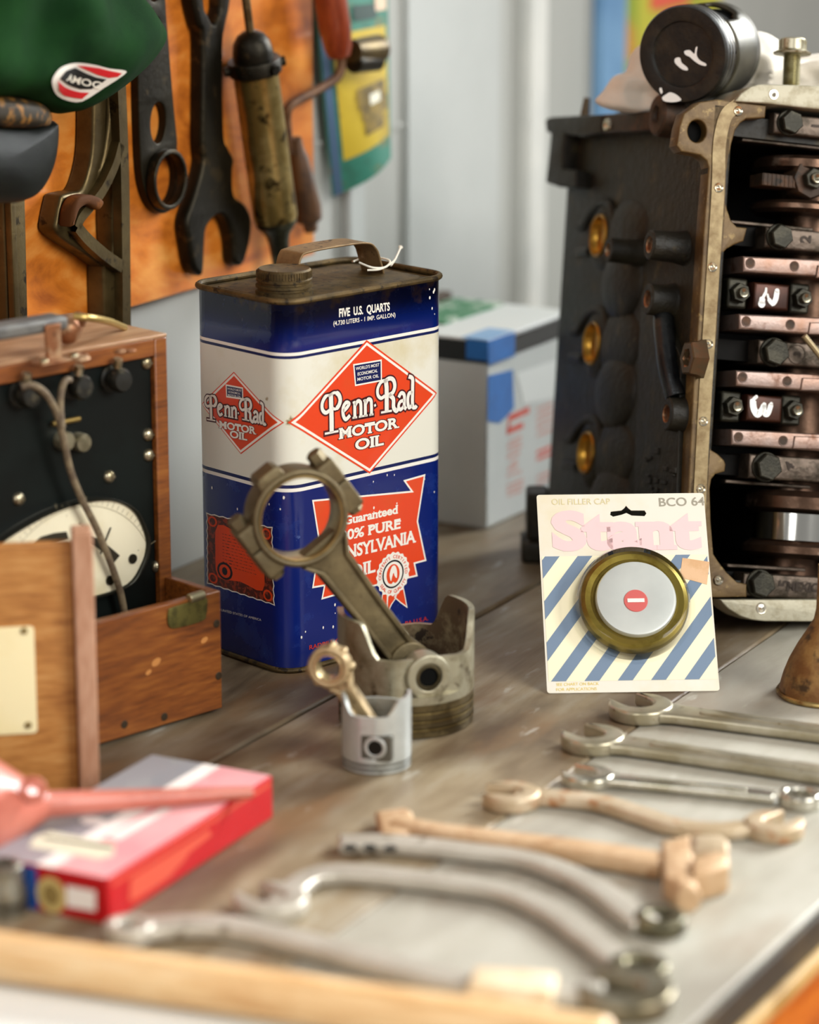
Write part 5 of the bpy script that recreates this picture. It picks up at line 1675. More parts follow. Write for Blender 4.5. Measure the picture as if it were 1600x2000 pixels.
# handle with brackets on top
def QT(u, v, yy): 
    """point on the horizontal plane at local height yy"""
    p = QF.inverted() @ tab(u, v, yy); return p
h0 = QT(118, 632, HC + .024); h1 = V((-LC + .012, HC + .024, h0.z))
hd = mat('grey_leather', '5f5d58', .6, 0, col2='3c3a38', scale=50, bump=.3, bscale=300)
b = MB(); b.box(((h0.x + h1.x) / 2, HC + .026, h0.z), (abs(h0.x - h1.x), .010, .020)); b.build('carrying_handle', hd, tst, bevel=.003)
m_cop = mat('copper_fitting', '8a5a3a', .45, .6, col2='b09070', scale=70, lo=.45, hi=.6, col3='5a3c28', scale3=110)
b = MB()
b.box((h0.x - .016, HC + .0145, h0.z + .012), (.013, .026, .0025)); b.box((h0.x - .016, HC + .0032, h0.z + .016), (.036, .0016, .014))
hb_ = b.build('handle_bracket', m_cop, tst, bevel=.0008)
for dx in (-.013, .013):
    b = MB(); b.sphere((h0.x - .016 + dx, HC + .0042, h0.z + .018), .0034, n=12, sc=(1, .7, 1)); b.build('bracket_screw', m_screw, hb_)
b = MB()
b.box((h1.x + .016, HC + .0145, h0.z + .012), (.013, .026, .0025)); b.box((h1.x + .016, HC + .0032, h0.z + .016), (.036, .0016, .014))
b.build('handle_bracket', m_cop, tst, bevel=.0008)
b = MB()
e0 = QT(132, 622, HC + .022)
b.sphere((e0.x, HC + .0145, e0.z), .0105, n=16, sc=(1, 1.05, .9)); b.sphere((e0.x + .008, HC + .020, e0.z + .002), .0062, n=14)
b.build('handle_end', m_cop, tst)
b = MB(); q0, q1, q2, q3 = QT(143, 618, HC + .026), QT(175, 621, HC + .024), QT(212, 628, HC + .016), QT(243, 640, HC + .004)
b.tube(smooth([tuple(q) for q in (q0, q1, q2, q3)], 6, False), .0026, 12); b.build('wire_loop', mat('brass_wire', 'b49a5c', .35, .8), tst)
for i in range(5):
    random.seed(i)
    x = h0.x - .01 + random.random() * .05
    b = MB(); b.sphere((x, HC + .0036, h0.z + .010 + random.random() * .02), .0028 + .002 * random.random(), n=10, sc=(1.6, .5, 1.1)); b.build('rust_crumb', m_cop, tst)

# ---------------------------------------------------------------- loose lid standing in front
la = R(80)
LX = V((math.sin(la), math.cos(la), 0))
LFm = frame(tab(185, 1542), LX, V((0, 0, 1)))
m_lid = wood('lid_wood', '8a5424', 'b0783c', 'c8975a', 7, (2, 12, 12), .5, .6)
m_stile = wood('lid_stile_wood', '9a6a4c', 'b08468', 'c49c80', 8, (10, 2, 10), .5, .6)
lid = thing('case_lid', 'loose light wooden lid with cream plate standing in front of the tester', 'lid', LFm)
b = MB(); b.box((-.0665, .0862, -.006), (.112, .1724, .010)); b.build('lid_panel', m_lid, lid, bevel=.001)
b = MB(); b.box((-.0035, .0905, -.004), (.0132, .181, .024)); b.build('stile', m_stile, lid, bevel=.0014)
x0, y0 = local(LFm, 0, 1435, -.001); x1, y1 = local(LFm, 66, 1222, -.001)
b = MB(); b.plate([rrect(-.105, y0, x1, y1, .003)], -.0012, .0002, bevel=.0003); npl = b.build('name_plate', mat('cream_plate', 'efe2b4', .4, 0, col2='e4d094', scale=10, lo=.5, hi=.8), lid)
for (u, v) in ((47, 1232), (55, 1416)):
    x, y = local(LFm, u, v); b = MB(); b.lathe([(.0026, .0001), (.0022, .0012), (1e-5, .0015)], T(x, y, 0), 16); b.build('plate_screw', mat('plate_screw_brown', '9a8a5c', .4, .6), npl)

# ================================================================ white carton with blue tape
ka = .5296
KX = V((math.sin(ka), math.cos(ka), 0)); KY = V((-math.cos(ka), math.sin(ka), 0))
KO2 = V((.0686, 2.5123, 0))
BXF = frame(KO2, KX, KY, V((0, 0, 1)))
RFm = frame(KO2, KX, V((0, 0, 1)))               # right hand face
m_carton = mat('carton_white', 'c9ccc8', .55, 0, col2='bcc2be', scale=7, lo=.45, hi=.7)
ct = thing('carton', 'white carton with black lid band and blue tape behind the oil can', 'carton', BXF)
CWd, CDp, CHt = .16, .15, .152
b = MB(); b.box((CWd / 2, CDp / 2, CHt / 2), (CWd, CDp, CHt)); b.build('box', m_carton, ct, bevel=.002)
b = MB(); b.box((CWd / 2, CDp / 2, CHt + .0095), (CWd + .003, CDp + .003, .019)); b.build('lid_band', mat('carton_black', '0c0e0e', .4), ct, bevel=.001)
b = MB(); b.box((CWd / 2, CDp / 2, CHt + .0202), (CWd + .0034, CDp + .0034, .0024)); b.build('lid_top', mat('carton_lid_top', 'd9dcd8', .5), ct, bevel=.001)
b = MB(); b.box((CWd * .60, CDp * .62, CHt + .0226), (CWd * .7, .052, .0024)); b.build('green_label', mat('carton_green', '2f7a4c', .5, col2='b8c8b4', scale=60, lo=.52, hi=.58), ct)
b = MB(); b.box((CWd * .56, CDp * .84, CHt + .026), (CWd * .74, .012, .009)); b.build('brown_strip', mat('carton_brown', '4a3420', .6), ct, bevel=.001)
m_tape = mat('blue_tape', '1e6cb8', .5, 0, col2='1860a8', scale=30)
z7 = lambda x, y: (820 + x * .24, 580 + y * .24)
def RP(u, v): return local(RFm, u, v)
toR = BXF.inverted() @ RFm
tp_ = [RP(*z7(*q)) for q in ((560, 640), (755, 590), (765, 905), (690, 990), (640, 1030), (575, 1000))]
tp_[0] = (.0012, tp_[0][1]); tp_[5] = (.0012, tp_[5][1])
xt = tp_[1][0]
b = MB(); b.plate([tp_], .0001, .0005, M=toR)
b.plate([[(-.0012, CHt - .001), (xt, CHt - .001), (xt, CHt + .0210), (-.0012, CHt + .0210)]], .0016, .0022, M=toR)
b.build('tape', m_tape, ct)
b = MB(); b.box((-.0021, .009, CHt + .012), (.0006, .022, .018)); b.build('tape', m_tape, ct)
b = MB(); b.box((xt / 2 - .0008, .012, CHt + .0217), (xt + .002, .026, .0006)); b.build('tape', mat('tape_pale', '7aa4cc', .4), ct)
b = MB()
m_rm = mat('red_print', 'cc3a2a', .6, 0, col2='d86a58', scale=200, lo=.45, hi=.55)
def rs(pts, w, mi=0):
    q = [RP(*z7(*p)) for p in pts]
    vs, fs = ribbon(q, w); b.add([(x, y, .0003) for x, y in vs], fs, mi, toR)
rs([(725, 990), (890, 915)], .0060); rs([(705, 1100), (840, 1040)], .0056); rs([(730, 960), (715, 1110)], .004)
for y in (1160, 1200, 1240, 1290, 1345, 1390, 1440): rs([(705 + (y % 30), y + 20), (825 - (y % 40), y - 25)], .0030, 1)
for y in (1520, 1560, 1600): rs([(705, y + 20), (840, y - 35)], .0030, 1)
for y in (900, 950, 1000, 1050, 1110, 1250, 1300, 1450, 1500): rs([(950, y + 20), (1080, y - 35)], .0034, int(y != 1250 and y != 1300))
b.build('red_print', [m_rm, mat('red_print_pale', 'd08a7c', .6, 0, col2='c6b4ac', scale=240, lo=.42, hi=.55)], ct)
b = MB(); b.plate([[RP(*z7(*q)) for q in ((790, 620), (1200, 480), (1190, 800), (840, 870))]], .0001, .0004, M=toR); b.build('white_label', mat('label_white', 'dfe2de', .5), ct)

# ================================================================ blister card leaning on the engine
c00, c10 = tab(1069, 1356), tab(1406, 1351)
c01 = at_depth(1067, 967, 2.222)
CX_ = (c10 - c00).normalized()
BFm = frame(c00 + V((0, 0, .0008)), CX_, c01 - c00)
bw_ = (c10 - c00).length
bh_ = (BFm.inverted() @ c01).y
def BP(u, v, z=.0): return local(BFm, u, v, z)
card = thing('blister_card', 'striped retail card with oil filler cap in a clear blister leaning on the engine', 'blister pack', BFm)
z6 = lambda x, y: (1020 + x * .3625, 920 + y * .3625)
hang = [BP(*z6(*q)) for q in ((478, 218), (535, 212), (550, 200), (560, 186), (572, 200), (588, 212), (660, 212), (670, 228), (660, 243), (590, 240), (562, 226), (535, 236), (490, 246), (474, 236))]
b = MB(); b.plate([rrect(0, 0, bw_, bh_, .0022), hang[::-1]], -.0006, 0)
m_crd = mat('card_white', 'e6e0d2', .4, 0, col2='e2d8be', scale=10, coat=.2)
b.build('card', m_crd, card)
m_cb = mat('card_blue', '74879e', .4, coat=.2); m_cy = mat('card_yellow', 'f4ebca', .4, coat=.2); m_cp = mat('card_pink', 'eecaca', .4, coat=.2); m_cg = mat('card_grey', '9c9686', .4); m_cgo = mat('card_gold', 'd8cc9c', .4); m_cyt = mat('card_yellow_text', 'e6cc60', .4)
# stripes
yT = BP(*z6(600, 455))[1]; yB = BP(*z6(600, 1128))[1]
xl_, xr_ = .0015, bw_ - .0012
per_ = BP(*z6(335, 1125))[0] - BP(*z6(155, 1125))[0]
sl = (BP(*z6(155, 1125))[0] - BP(*z6(330, 885))[0]) / (BP(*z6(155, 1125))[1] - BP(*z6(330, 885))[1])
def clipx(poly, x, keep):
    out = []
    for i in range(len(poly)):
        p, q = poly[i], poly[(i + 1) % len(poly)]
        ip, iq = keep * (p[0] - x) >= 0, keep * (q[0] - x) >= 0
        if ip: out.append(p)
        if ip != iq:
            k = (x - p[0]) / (q[0] - p[0]); out.append((x, p[1] + (q[1] - p[1]) * k))
    return out
b = MB()
b.flat([[(xl_, yB), (xr_, yB), (xr_, yT), (xl_, yT)]], .0002, 0)
xb0 = BP(*z6(155, 1125))[0]
for k in range(-7, 9):
    x0 = xb0 + k * per_
    poly = [(x0, yB), (x0 + per_ * .45, yB), (x0 + per_ * .45 + sl * (yT - yB), yT), (x0 + sl * (yT - yB), yT)]
    poly = clipx(clipx(poly, xl_, 1), xr_, -1) if poly else poly
    if len(poly) > 2: b.flat([poly], .0003, 1)
b.build('stripe_print', [m_cy, m_cb], card)
def ctext(b, s, p0, p1, h, mi, bold=0, serif=0, z=.0003):
    vs, fs, wd = text2d(s, bold, serif)
    n0 = text2d.n0
    a = V(BP(*p0)); e = V(BP(*p1)); up = V((0, BP(p0[0], p0[1] - h)[1] - a.y)); ax = e - a
    b.add([(*(a + ax * (x / wd) + up * y), z + (.00004 + ((i - n0) // 4 % 5) * .00002 if i >= n0 else 0)) for i, (x, y) in enumerate(vs)], fs, mi)
b = MB(); ctext(b, 'OIL FILLER CAP', (1078, 986), (1192, 985), 12, 0); b.build('heading', m_cgo, card)
b = MB(); ctext(b, 'BCO 64', (1288, 989), (1377, 987), 17, 0, .012); b.build('code', m_cg, card)
b = MB(); ctext(b, 'Stant', (1079, 1071), (1374, 1068), 72, 0, .055, .06); b.build('logo', m_cp, card)
b = MB(); ctext(b, 'SEE CHART ON BACK', (1087, 1340), (1170, 1338), 6, 0); ctext(b, 'FOR APPLICATIONS', (1087, 1350), (1166, 1348), 6, 0); b.build('footnote', m_cyt, card)
b = MB(); b.plate([[BP(*q) for q in ((1333, 1090), (1386, 1098), (1381, 1142), (1328, 1128))][::-1]], .0003, .0006); b.build('price_sticker', mat('sticker_tan', 'dcb48c', .6, col2='d0a478', scale=60), card)
bc_ = BP(1237, 1181)
kx = (BP(1350, 1172)[0] - BP(1126, 1172)[0]) / 2
m_gold = mat('zinc_yellow_ring', '8e7c34', .32, .8, col2='76621f', scale=50, lo=.45, hi=.65)
m_wcap = mat('cap_silver_white', 'd6d8d4', .35, .3, col2='cccfcc', scale=12)
rC = kx * .955
b = MB(); b.lathe([(rC * .98, .0006), (rC, .003), (rC, .006), (rC * .975, .0085), (rC * .90, .0104), (rC * .80, .0098), (rC * .74, .0070), (rC * .70, .0066)], T(bc_[0], bc_[1], 0), 64); fc = b.build('filler_cap', m_gold, card)
b = MB(); b.lathe([(rC * .735, .006), (rC * .735, .0098), (rC * .715, .0112), (rC * .67, .0116), (rC * .30, .0110), (1e-5, .0106)], T(bc_[0] + .0012, bc_[1] + .0006, 0), 64); b.build('cap_top', m_wcap, fc)
ec = BP(1242, 1174, .0106)
b = MB(); b.cyl((*ec, .0100), (*ec, .0117), .0090, n=40, ch=.0003); em = b.build('emblem', mat('emblem_red', 'd46460', .4), fc)
b = MB(); b.box((ec[0], ec[1], .0119), (.0128, .0030, .0006)); b.build('emblem_bar', mat('emblem_white', 'f4f0ea', .4), em)
def clear(name):
    m = bpy.data.materials.new(name); m.use_nodes = True
    nt = m.node_tree; nt.nodes.clear()
    o = nt.nodes.new('ShaderNodeOutputMaterial'); t_ = nt.nodes.new('ShaderNodeBsdfTransparent'); g = nt.nodes.new('ShaderNodeBsdfGlossy'); x = nt.nodes.new('ShaderNodeMixShader'); f = nt.nodes.new('ShaderNodeLayerWeight')
    t_.inputs[0].default_value = (.97, .97, .96, 1); g.inputs['Roughness'].default_value = .08; f.inputs[0].default_value = .22
    nt.links.new(f.outputs['Fresnel'], x.inputs[0]); nt.links.new(t_.outputs[0], x.inputs[1]); nt.links.new(g.outputs[0], x.inputs[2]); nt.links.new(x.outputs[0], o.inputs[0])
    return m
b = MB(); b.lathe([(kx * 1.10, .0008), (kx * 1.02, .0010), (kx * .99, .003), (kx * .97, .015), (kx * .92, .0195), (kx * .84, .0205), (1e-5, .0208)], T(bc_[0] - .001, bc_[1] - .001, 0), 72); b.build('clear_blister', clear('clear_plastic'), card)

# ================================================================ red, white and blue parts box
ra = .4614
RXv = V((math.sin(ra), math.cos(ra), 0)); RYv = V((-math.cos(ra), math.sin(ra), 0))
RO = V((-.1792, 1.6091, 0))
RBF = frame(RO, RXv, RYv, V((0, 0, 1)))
RL, RW, RH = .2017, .0924, .0294
pb = thing('parts_box', 'red, white and grey-blue cardboard parts box lying at front left', 'box', RBF)
m_r = mat('box_red', 'ac0a12', .5, spec=.25); m_rt = mat('box_red_glare', 'e69aa0', .30, 0, col2='ecb4b6', scale=14, lo=.4, hi=.7, coat=.5)  # glare on the red top is put into its pale pink colour
m_w = mat('box_white', 'efe9e4', .35, coat=.4); m_gb = mat('box_greyblue', '8f9096', .32, coat=.4); m_bl = mat('box_blue', '1c4a94', .4)
m_orp = mat('box_orange_print', 'c2452a', .5)
b = MB(); b.box((RL / 2, RW / 2, RH / 2), (RL, RW, RH)); b.build('carton', m_r, pb, bevel=.0015)
b = MB()
z = RH + .0003
b.flat([rrect(.001, .001, RL - .001, RW * .42, .002)], z, 0); b.flat([[(.001, RW * .42), (RL - .001, RW * .42), (RL - .001, RW * .56), (.001, RW * .56)]], z, 1); b.flat([[(.001, RW * .56), (RL - .001, RW * .56), (RL - .001, RW - .001), (.001, RW - .001)]], z, 2)
def TB(u, v): return local(RBF, u, v, RH)
z2 = lambda x, y: (x * .375, 1440 + y * .375)
b.flat([[TB(*z2(*q)) for q in ((180, 520), (260, 490), (600, 560), (590, 620), (520, 640), (150, 575))]], z + .0002, 3)
b.flat([[TB(*z2(*q)) for q in ((225, 522), (590, 572), (586, 586), (235, 534))]], z + .0004, 4)
b.flat([ell(*TB(*z2(485, 440)), .006, .009, 20)], z + .0002, 1)
b.flat([[TB(*z2(*q)) for q in ((560, 520), (850, 370), (900, 380), (620, 540))]], z + .0002, 1)
b.build('top_print', [m_rt, m_w, m_gb, mat('box_cream', 'd8d4bc', .4), mat('box_dark_line', '4c4634', .5)], pb)
b = MB()
sf = frame(RO, RXv, V((0, 0, 1)))
toSf = RBF.inverted() @ sf
def SB(u, v): return local(sf, u, v)
b.flat([[SB(*z2(*q)) for q in ((680, 735), (1090, 480), (1100, 510), (985, 600), (960, 640), (880, 730), (700, 850), (670, 855))]], .0003, 0, toSf)
b.flat([[(RL * .02, RH * .80), (RL * .98, RH * .80), (RL * .98, RH * .88), (RL * .02, RH * .88)]], .0003, 0, toSf)
b.build('side_print', [m_orp], pb)
b = MB()
ef = frame(RO + RYv * RW, -RYv, V((0, 0, 1)))
toEf = RBF.inverted() @ ef
def EB(u, v): return local(ef, u, v)
b.flat([[(.001, .001), (RW * .46, .001), (RW * .46, RH - .001), (.001, RH - .001)]], .0003, 0, toEf)
q = [EB(*z2(*q)) for q in ((345, 770), (500, 800), (500, 905), (350, 880))]
b.flat([q], .0005, 1, toEf)
ex_, ey_ = EB(*z2(270, 820))
b.flat([ell(ex_, ey_, .0105, .0115, 24)], .0006, 2, toEf); b.flat([ell(ex_, ey_, .006, .007, 20)], .0008, 3, toEf)
b.build('end_print', [m_bl, m_w, mat('box_gold', 'c8b070', .4), mat('box_bronze', '8a7440', .4)], pb)

# ---------------------------------------------------------------- red funnel
fA, fB = tab(492, 1548, .0330), tab(82, 1572, .0422)
ax_ = (fB - fA).normalized()
FM = along(fA, fB)
FL = (fB - fA).length
m_fun = mat('pink_plastic', 'bc6a58', .4, 0, col2='9c4c3a', scale=14, coat=.2)
b = MB()
b.lathe([(.0028, 0), (.0040, 0), (.0066, FL * .6), (.0085, FL * .97), (.011, FL * 1.0), (.016, FL + .008), (.040, FL + .042), (.0435, FL + .046), (.0435, FL + .052), (.0415, FL + .052), (.0385, FL + .043), (.0145, FL + .010), (.0072, FL * .99), (.0028, .001)], None, 40)
fu = b.build('funnel', m_fun, M=FM, ang=50)
tag(fu, 'pink plastic long spout funnel lying across the red parts box', 'funnel')
b = MB(); p_ = FM.inverted() @ tab(62, 1541, .062)
b.plate([circ(0, 0, .0085, 24), circ(0, 0, .0035, 16)], -.0015, .0015, M=FM.inverted() @ frame(tab(64, 1543, .061), RGT, V((0, 0, 1))), bevel=.0004); b.build('hang_tab', m_fun, fu)
# ---------------------------------------------------------------- small steel socket
sk = thing('socket', 'small dull steel socket standing at the left edge before the parts box', 'socket', T(*tab(8, 1783)))
b = MB(); b.lathe([(1e-5, 0), (.0125, 0), (.0138, .0012), (.0138, .018), (.0122, .021), (.0122, .031), (.0110, .032), (.0080, .032), (.0080, .022), (1e-5, .022)], None, 36); b.build('body', mat('socket_steel', '8e8c80', .35, .8, col2='6c685c', scale=60), sk)
b = MB(); b.lathe([(.0139, .007), (.0143, .0075), (.0143, .0095), (.0139, .010)], None, 36); b.build('knurl_band', m_bolt, sk)

# ================================================================ wrenches on the bench
m_chr = mat('worn_chrome', 'bcb5a2', .3, .75, col2='a0967c', scale=26, lo=.42, hi=.66, col3='80704e', scale3=80, lo3=.64, hi3=.7, bump=.06, bscale=300)
m_chr2 = mat('bright_chrome', 'ccc8bc', .2, .9, col2='aca692', scale=30, lo=.45, hi=.7)
m_rw = mat('rusty_wrench', 'b09a7a', .45, .35, col2='c4b298', scale=34, lo=.42, hi=.65, col3='a87850', scale3=50, lo3=.58, hi3=.68, bump=.2, bscale=240)
m_rust3 = mat('orange_rust', 'b6946e', .55, .15, col2='c4a684', scale=40, lo=.42, hi=.65, col3='94683e', scale3=60, lo3=.58, hi3=.7, bump=.2, bscale=240)
m_gry = mat('grey_forged', 'b0a99c', .4, .4, col2='bfb9ad', scale=30, lo=.42, hi=.66, col3='7c7260', scale3=60, lo3=.62, hi3=.7, bump=.15, bscale=240)
def jaw(r, slot, depth, ang, neck=None):
    """open end outline round the origin: slot mouth pointing along angle ang"""
    h = slot / 2
    a = math.degrees(math.asin(min(.99, h / r)))
    tip = 26
    o = arc(0, 0, r, a + tip * .0, 360 - a, 44)
    tp = [(r * 1.02 * math.cos(R(a)), -h), ]
    pts = o[:]
    # slot back to the bottom of the U
    pts += [(r * .98 * math.cos(R(a)), -h), (-depth + h * .6, -h)] + arc(-depth + h * .6, 0, h, 270, 90, 10)[1:-1] + [(-depth + h * .6, h), (r * .98 * math.cos(R(a)), h)]
    c, s = math.cos(R(ang)), math.sin(R(ang))
    return [(x * c - y * s, x * s + y * c) for x, y in pts]
def wrench_frame(p0, p1, z=0.0):
    a, c = tab(*p0, z), tab(*p1, z)
    d = c - a
    M = frame(V((a.x, a.y, 0)), (d.x, d.y, 0), V((0, 0, 1)).cross(V((d.x, d.y, 0))), V((0, 0, 1)))
    return M, V((d.x, d.y)).length
def combo(name, label, p0, p1, r, w, th, mm, slot, ang, box_end=True, extra=0.0):
    M, L = wrench_frame(p0, p1, th / 2)
    L += extra
    t = thing(name, label, 'wrench', M, 'wrenches laid out on the bench')
    b = MB(); b.plate([jaw(r, slot, r * .15, 180 + ang)], .0002, th, bevel=th * .22, res=3); b.build('open_end', mm, t)
    b = MB()
    out = [(r * .80, -w * .62), (r * 1.25, -w * .5), (L * .5, -w * .44), (L - r * .9, -w * .5), (L - r * .9, w * .5), (L * .5, w * .44), (r * 1.25, w * .5), (r * .80, w * .62)]
    b.plate([out], th * .12, th * .86, bevel=th * .24, res=3)
    sh = b.build('shank', mm, t)
    b = MB(); b.plate([rrect(r * 1.9, -w * .17, L - r * 2.0, w * .17, w * .16)], th * .80, th * .95, bevel=.0003); b.build('raised_panel', mm, sh)
    if box_end:
        b = MB()
        st = [((r * .52 if i % 2 else r * .47) * math.cos(R(15 * i)) + L, (r * .52 if i % 2 else r * .47) * math.sin(R(15 * i))) for i in range(24)]
        b.plate([circ(L, 0, r * .80, 44), st], .0002, th * 1.15, bevel=th * .2, res=3); b.build('box_end', mm, t)
    return t
combo('combination_wrench', 'largest chrome combination wrench lying just below the striped card', (1252, 1386), (1600, 1432), .0235, .024, .0110, m_chr, .023, -32, extra=.12)
combo('combination_wrench', 'second chrome combination wrench from the striped card with thick shank', (1158, 1446), (1600, 1512), .0225, .023, .0110, m_chr, .021, -25, extra=.05)
combo('combination_wrench', 'small bright chrome wrench with its ring end showing at the right', (1148, 1519), (1562, 1562), .0180, .0150, .0085, m_chr2, .0155, -20)
def path_wrench(name, label, pts, w, th, mm, heads, z=.004, cat='wrench', group='wrenches laid out on the bench'):
    """curved flat shank along table pixels plus head outlines (list of (name, outline fn))"""
    o = tab(*pts[0], z); M = T(o.x, o.y, 0)
    t = thing(name, label, cat, M, group)
    q = smooth([(tab(u, v, z) - o).to_2d() for u, v in pts], 6, False)
    q = [tuple(x) for x in q]
    n = len(q)
    ws = [w[0] + (w[1] - w[0]) * i / (n - 1) for i in range(n)] if isinstance(w, tuple) else w
    vs, fs = ribbon(q, ws)
    out = [vs[2 * i] for i in range(n)] + [vs[2 * i + 1] for i in range(n - 1, -1, -1)]
    b = MB(); b.plate([out], th * .1, th * .92, bevel=th * .25, res=3); b.build('shank', mm, t)
    for hn, kind, (u, v), r, slot, mouth, mh in heads:
        c = tab(u, v, z) - o
        m2 = tab(*mouth, z) - tab(u, v, z)
        ang = math.degrees(math.atan2(m2.y, m2.x))
        b = MB()
        if kind == 'jaw':
            b.plate([jaw(r, slot, r * .2, ang)], .0002, th * 1.1, M=T(c.x, c.y, 0), bevel=th * .24, res=3)
        else:
            b.plate([circ(c.x, c.y, r, 40), circ(c.x, c.y, slot / 2, 12)], .0002, th * 1.1, bevel=th * .24, res=3)
        b.build(hn, mh or mm, t)
    return t
path_wrench('s_wrench', 'beige worn S-curved double open end wrench below the small chrome wrench', [(1004, 1562), (1060, 1561), (1162, 1570), (1250, 1596), (1318, 1618), (1403, 1627), (1490, 1618)], .0165, .010, m_rw,
            [('open_end', 'jaw', (998, 1562), .0195, .016, (900, 1556), m_rw), ('open_end', 'jaw', (1512, 1620), .0195, .013, (1600, 1585), m_rw)])
# monkey wrench
t = path_wrench('monkey_wrench', 'orange rusty adjustable monkey wrench lying across the middle of the bench', [(770, 1612), (860, 1630), (1000, 1648), (1150, 1668), (1300, 1692)], (.013, .024), .014, m_rust3, [], .007)
o_ = tab(770, 1612, .007); 
def MK(pts, z): return [tuple((tab(u, v, z) - o_).to_2d()) for u, v in pts]
b = MB(); b.plate([MK([(733, 1588), (790, 1580), (806, 1588), (812, 1612), (792, 1634), (745, 1632)], .008)[::-1]], .0002, .010, bevel=.003); b.build('handle_end', m_rust3, t)
b = MB(); b.plate([MK([(1292, 1652), (1350, 1640), (1356, 1690), (1362, 1742), (1330, 1752), (1296, 1722)], .012)[::-1]], .0002, .016, bevel=.003); b.build('head_block', m_rust3, t)
b = MB(); b.plate([MK([(1352, 1652), (1408, 1650), (1424, 1664), (1422, 1684), (1385, 1680), (1354, 1678)], .010)[::-1]], .0002, .018, bevel=.003); b.build('upper_jaw', m_rw, t)
b = MB(); b.plate([MK([(1350, 1704), (1395, 1690), (1422, 1694), (1424, 1716), (1385, 1730), (1352, 1734)], .010)[::-1]], .0002, .020, bevel=.003); b.build('lower_jaw', m_rust3, t)
kk = MK([(1325, 1738), (1346, 1762)], .008)
b = MB(); b.cyl((*kk[0], .009), (*kk[1], .009), .0085, n=20, ch=.001); b.build('adjusting_nut', m_rust3, t)
# half moon wrenches
t = path_wrench('half_moon_wrench', 'upper of two grey half moon wrenches with drilled straight end', [(662, 1653), (760, 1652), (900, 1666), (1010, 1680), (1100, 1708), (1170, 1745), (1222, 1785), (1262, 1812)], .0190, .010, m_gry,
            [('ring_end', 'ring', (1290, 1806), .0160, .0150, (1400, 1810), mat('dark_ring_steel', '5f5a48', .35, .8, col2='8c8468', scale=50))])
o_ = tab(662, 1653, .004)
for (u, v) in ((684, 1656), (722, 1656), (762, 1658)):
    c = tab(u, v, .009) - o_
    b = MB(); b.cyl((c.x, c.y, .0088), (c.x, c.y, .0098), .0042, n=16); b.build('drilled_hole', m_dark, t)
t = path_wrench('half_moon_wrench', 'lower of two grey half moon wrenches with open jaw at its left', [(534, 1788), (552, 1767), (572, 1745), (594, 1727), (622, 1715), (665, 1710), (725, 1713), (800, 1721), (900, 1733), (990, 1750), (1075, 1787), (1150, 1838), (1212, 1886)], [.017] * 25 + [.0185] * 60, .010, m_gry,
            [('open_end', 'jaw', (528, 1768), .0230, .0190, (455, 1738), m_gry), ('ring_end', 'ring', (1248, 1900), .0175, .0150, (1400, 1900), mat('dark_ring_steel', '5f5a48', .35, .8, col2='8c8468', scale=50))])
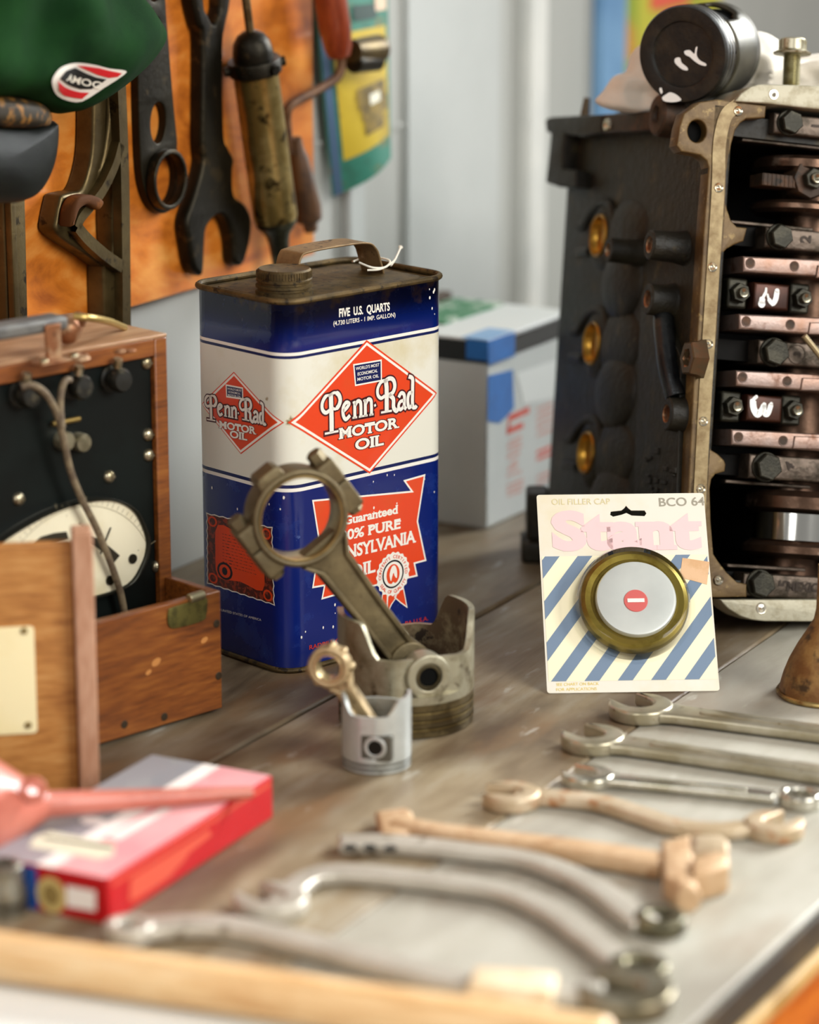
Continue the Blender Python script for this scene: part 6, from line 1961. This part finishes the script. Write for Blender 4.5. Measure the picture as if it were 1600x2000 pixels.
# front tappet wrench
t = path_wrench('long_wrench', 'long grey wrench with tan wrapped shank lying beside the wooden handle', [(262, 1827), (330, 1816), (420, 1815), (512, 1830), (625, 1858), (737, 1888), (887, 1926), (1000, 1942), (1180, 1950)], .0215, .011, m_gry,
            [('ring_end', 'ring', (252, 1826), .0150, .0150, (100, 1820), m_gry), ('open_end', 'jaw', (1222, 1952), .0275, .0210, (1120, 1925), mat('worn_steel_head', '96907e', .3, .85, col2='7a7058', scale=40))])
o_ = tab(262, 1827, .004)
c0, c1 = tab(918, 1932, .008) - o_, tab(1084, 1944, .008) - o_
b = MB()
dm = frame((c0.x, c0.y, .008), (c1 - c0).to_2d().to_3d(), V((0, 0, 1)).cross((c1 - c0).to_2d().to_3d()), V((0, 0, 1)))
Lw = (c1 - c0).length
b.plate([rrect(0, -.0145, Lw, .0145, .003)], -.0076, .0085, M=dm, bevel=.003); b.build('wrapping', mat('tan_wrap', 'dccbae', .6, 0, col2='cdb48e', scale=30), t)
# ---------------------------------------------------------------- wooden handle on a sheet of paper
b = MB()
ps = [tab(*q) for q in ((-170, 1900), (1010, 2026), (940, 2240), (-260, 2120))]
b.plate([[(p.x, p.y) for p in reversed(ps)]], .0002, .0008)
o = b.build('paper_sheet', mat('paper_white', 'e4e6e2', .6))
tag(o, 'white paper sheet lying on the bench under the wooden handle', 'paper')
h0, h1 = tab(-90, 1855, .0152), tab(1195, 2039, .0152)
HM = along(h0, h1); HL = (h1 - h0).length
b = MB()
b.lathe([(1e-5, 0), (.0138, .0), (.0142, .003), (.0140, HL * .4), (.0142, HL - .010), (.0138, HL - .004), (.0110, HL - .0008), (1e-5, HL)], None, 40)
o = b.build('wooden_handle', wood('ash_handle', 'c08a50', 'e2ba86', 'f0d8b0', 6, (9, 9, 1), .45, .6, coat=.15), M=HM)
tag(o, 'pale wooden tool handle lying along the very front of the bench', 'handle')
# ---------------------------------------------------------------- rusty funnel at the right
cb_ = tab(1612, 1356)
rf_ = thing('oiler_funnel', 'rusty bell shaped metal funnel upside down at the right edge', 'funnel', T(cb_.x, cb_.y, 0))
m_rb = mat('rusty_bell', '6e4820', .5, .4, col2='8e6c3c', scale=50, lo=.42, hi=.62, col3='3e2a12', scale3=60, lo3=.55, hi3=.66, bump=.3, bscale=200)
b = MB(); b.lathe([(.0345, .003), (.0335, .008), (.0315, .016), (.0275, .027), (.0215, .039), (.0150, .050), (.0105, .058), (.0090, .066), (.0085, .10), (.0070, .10), (.0078, .066), (.0095, .056), (.0200, .038), (.0300, .015), (.0325, .003)], None, 48, close=True); b.build('bell', m_rb, rf_)
b = MB(); b.tube([(.0345 * math.cos(a * math.pi / 24), .0345 * math.sin(a * math.pi / 24), .0022) for a in range(48)], .0021, 10, closed=True); b.build('rolled_rim', mat('rim_brass', 'a8905c', .35, .85, col2='6a4c28', scale=60), rf_)
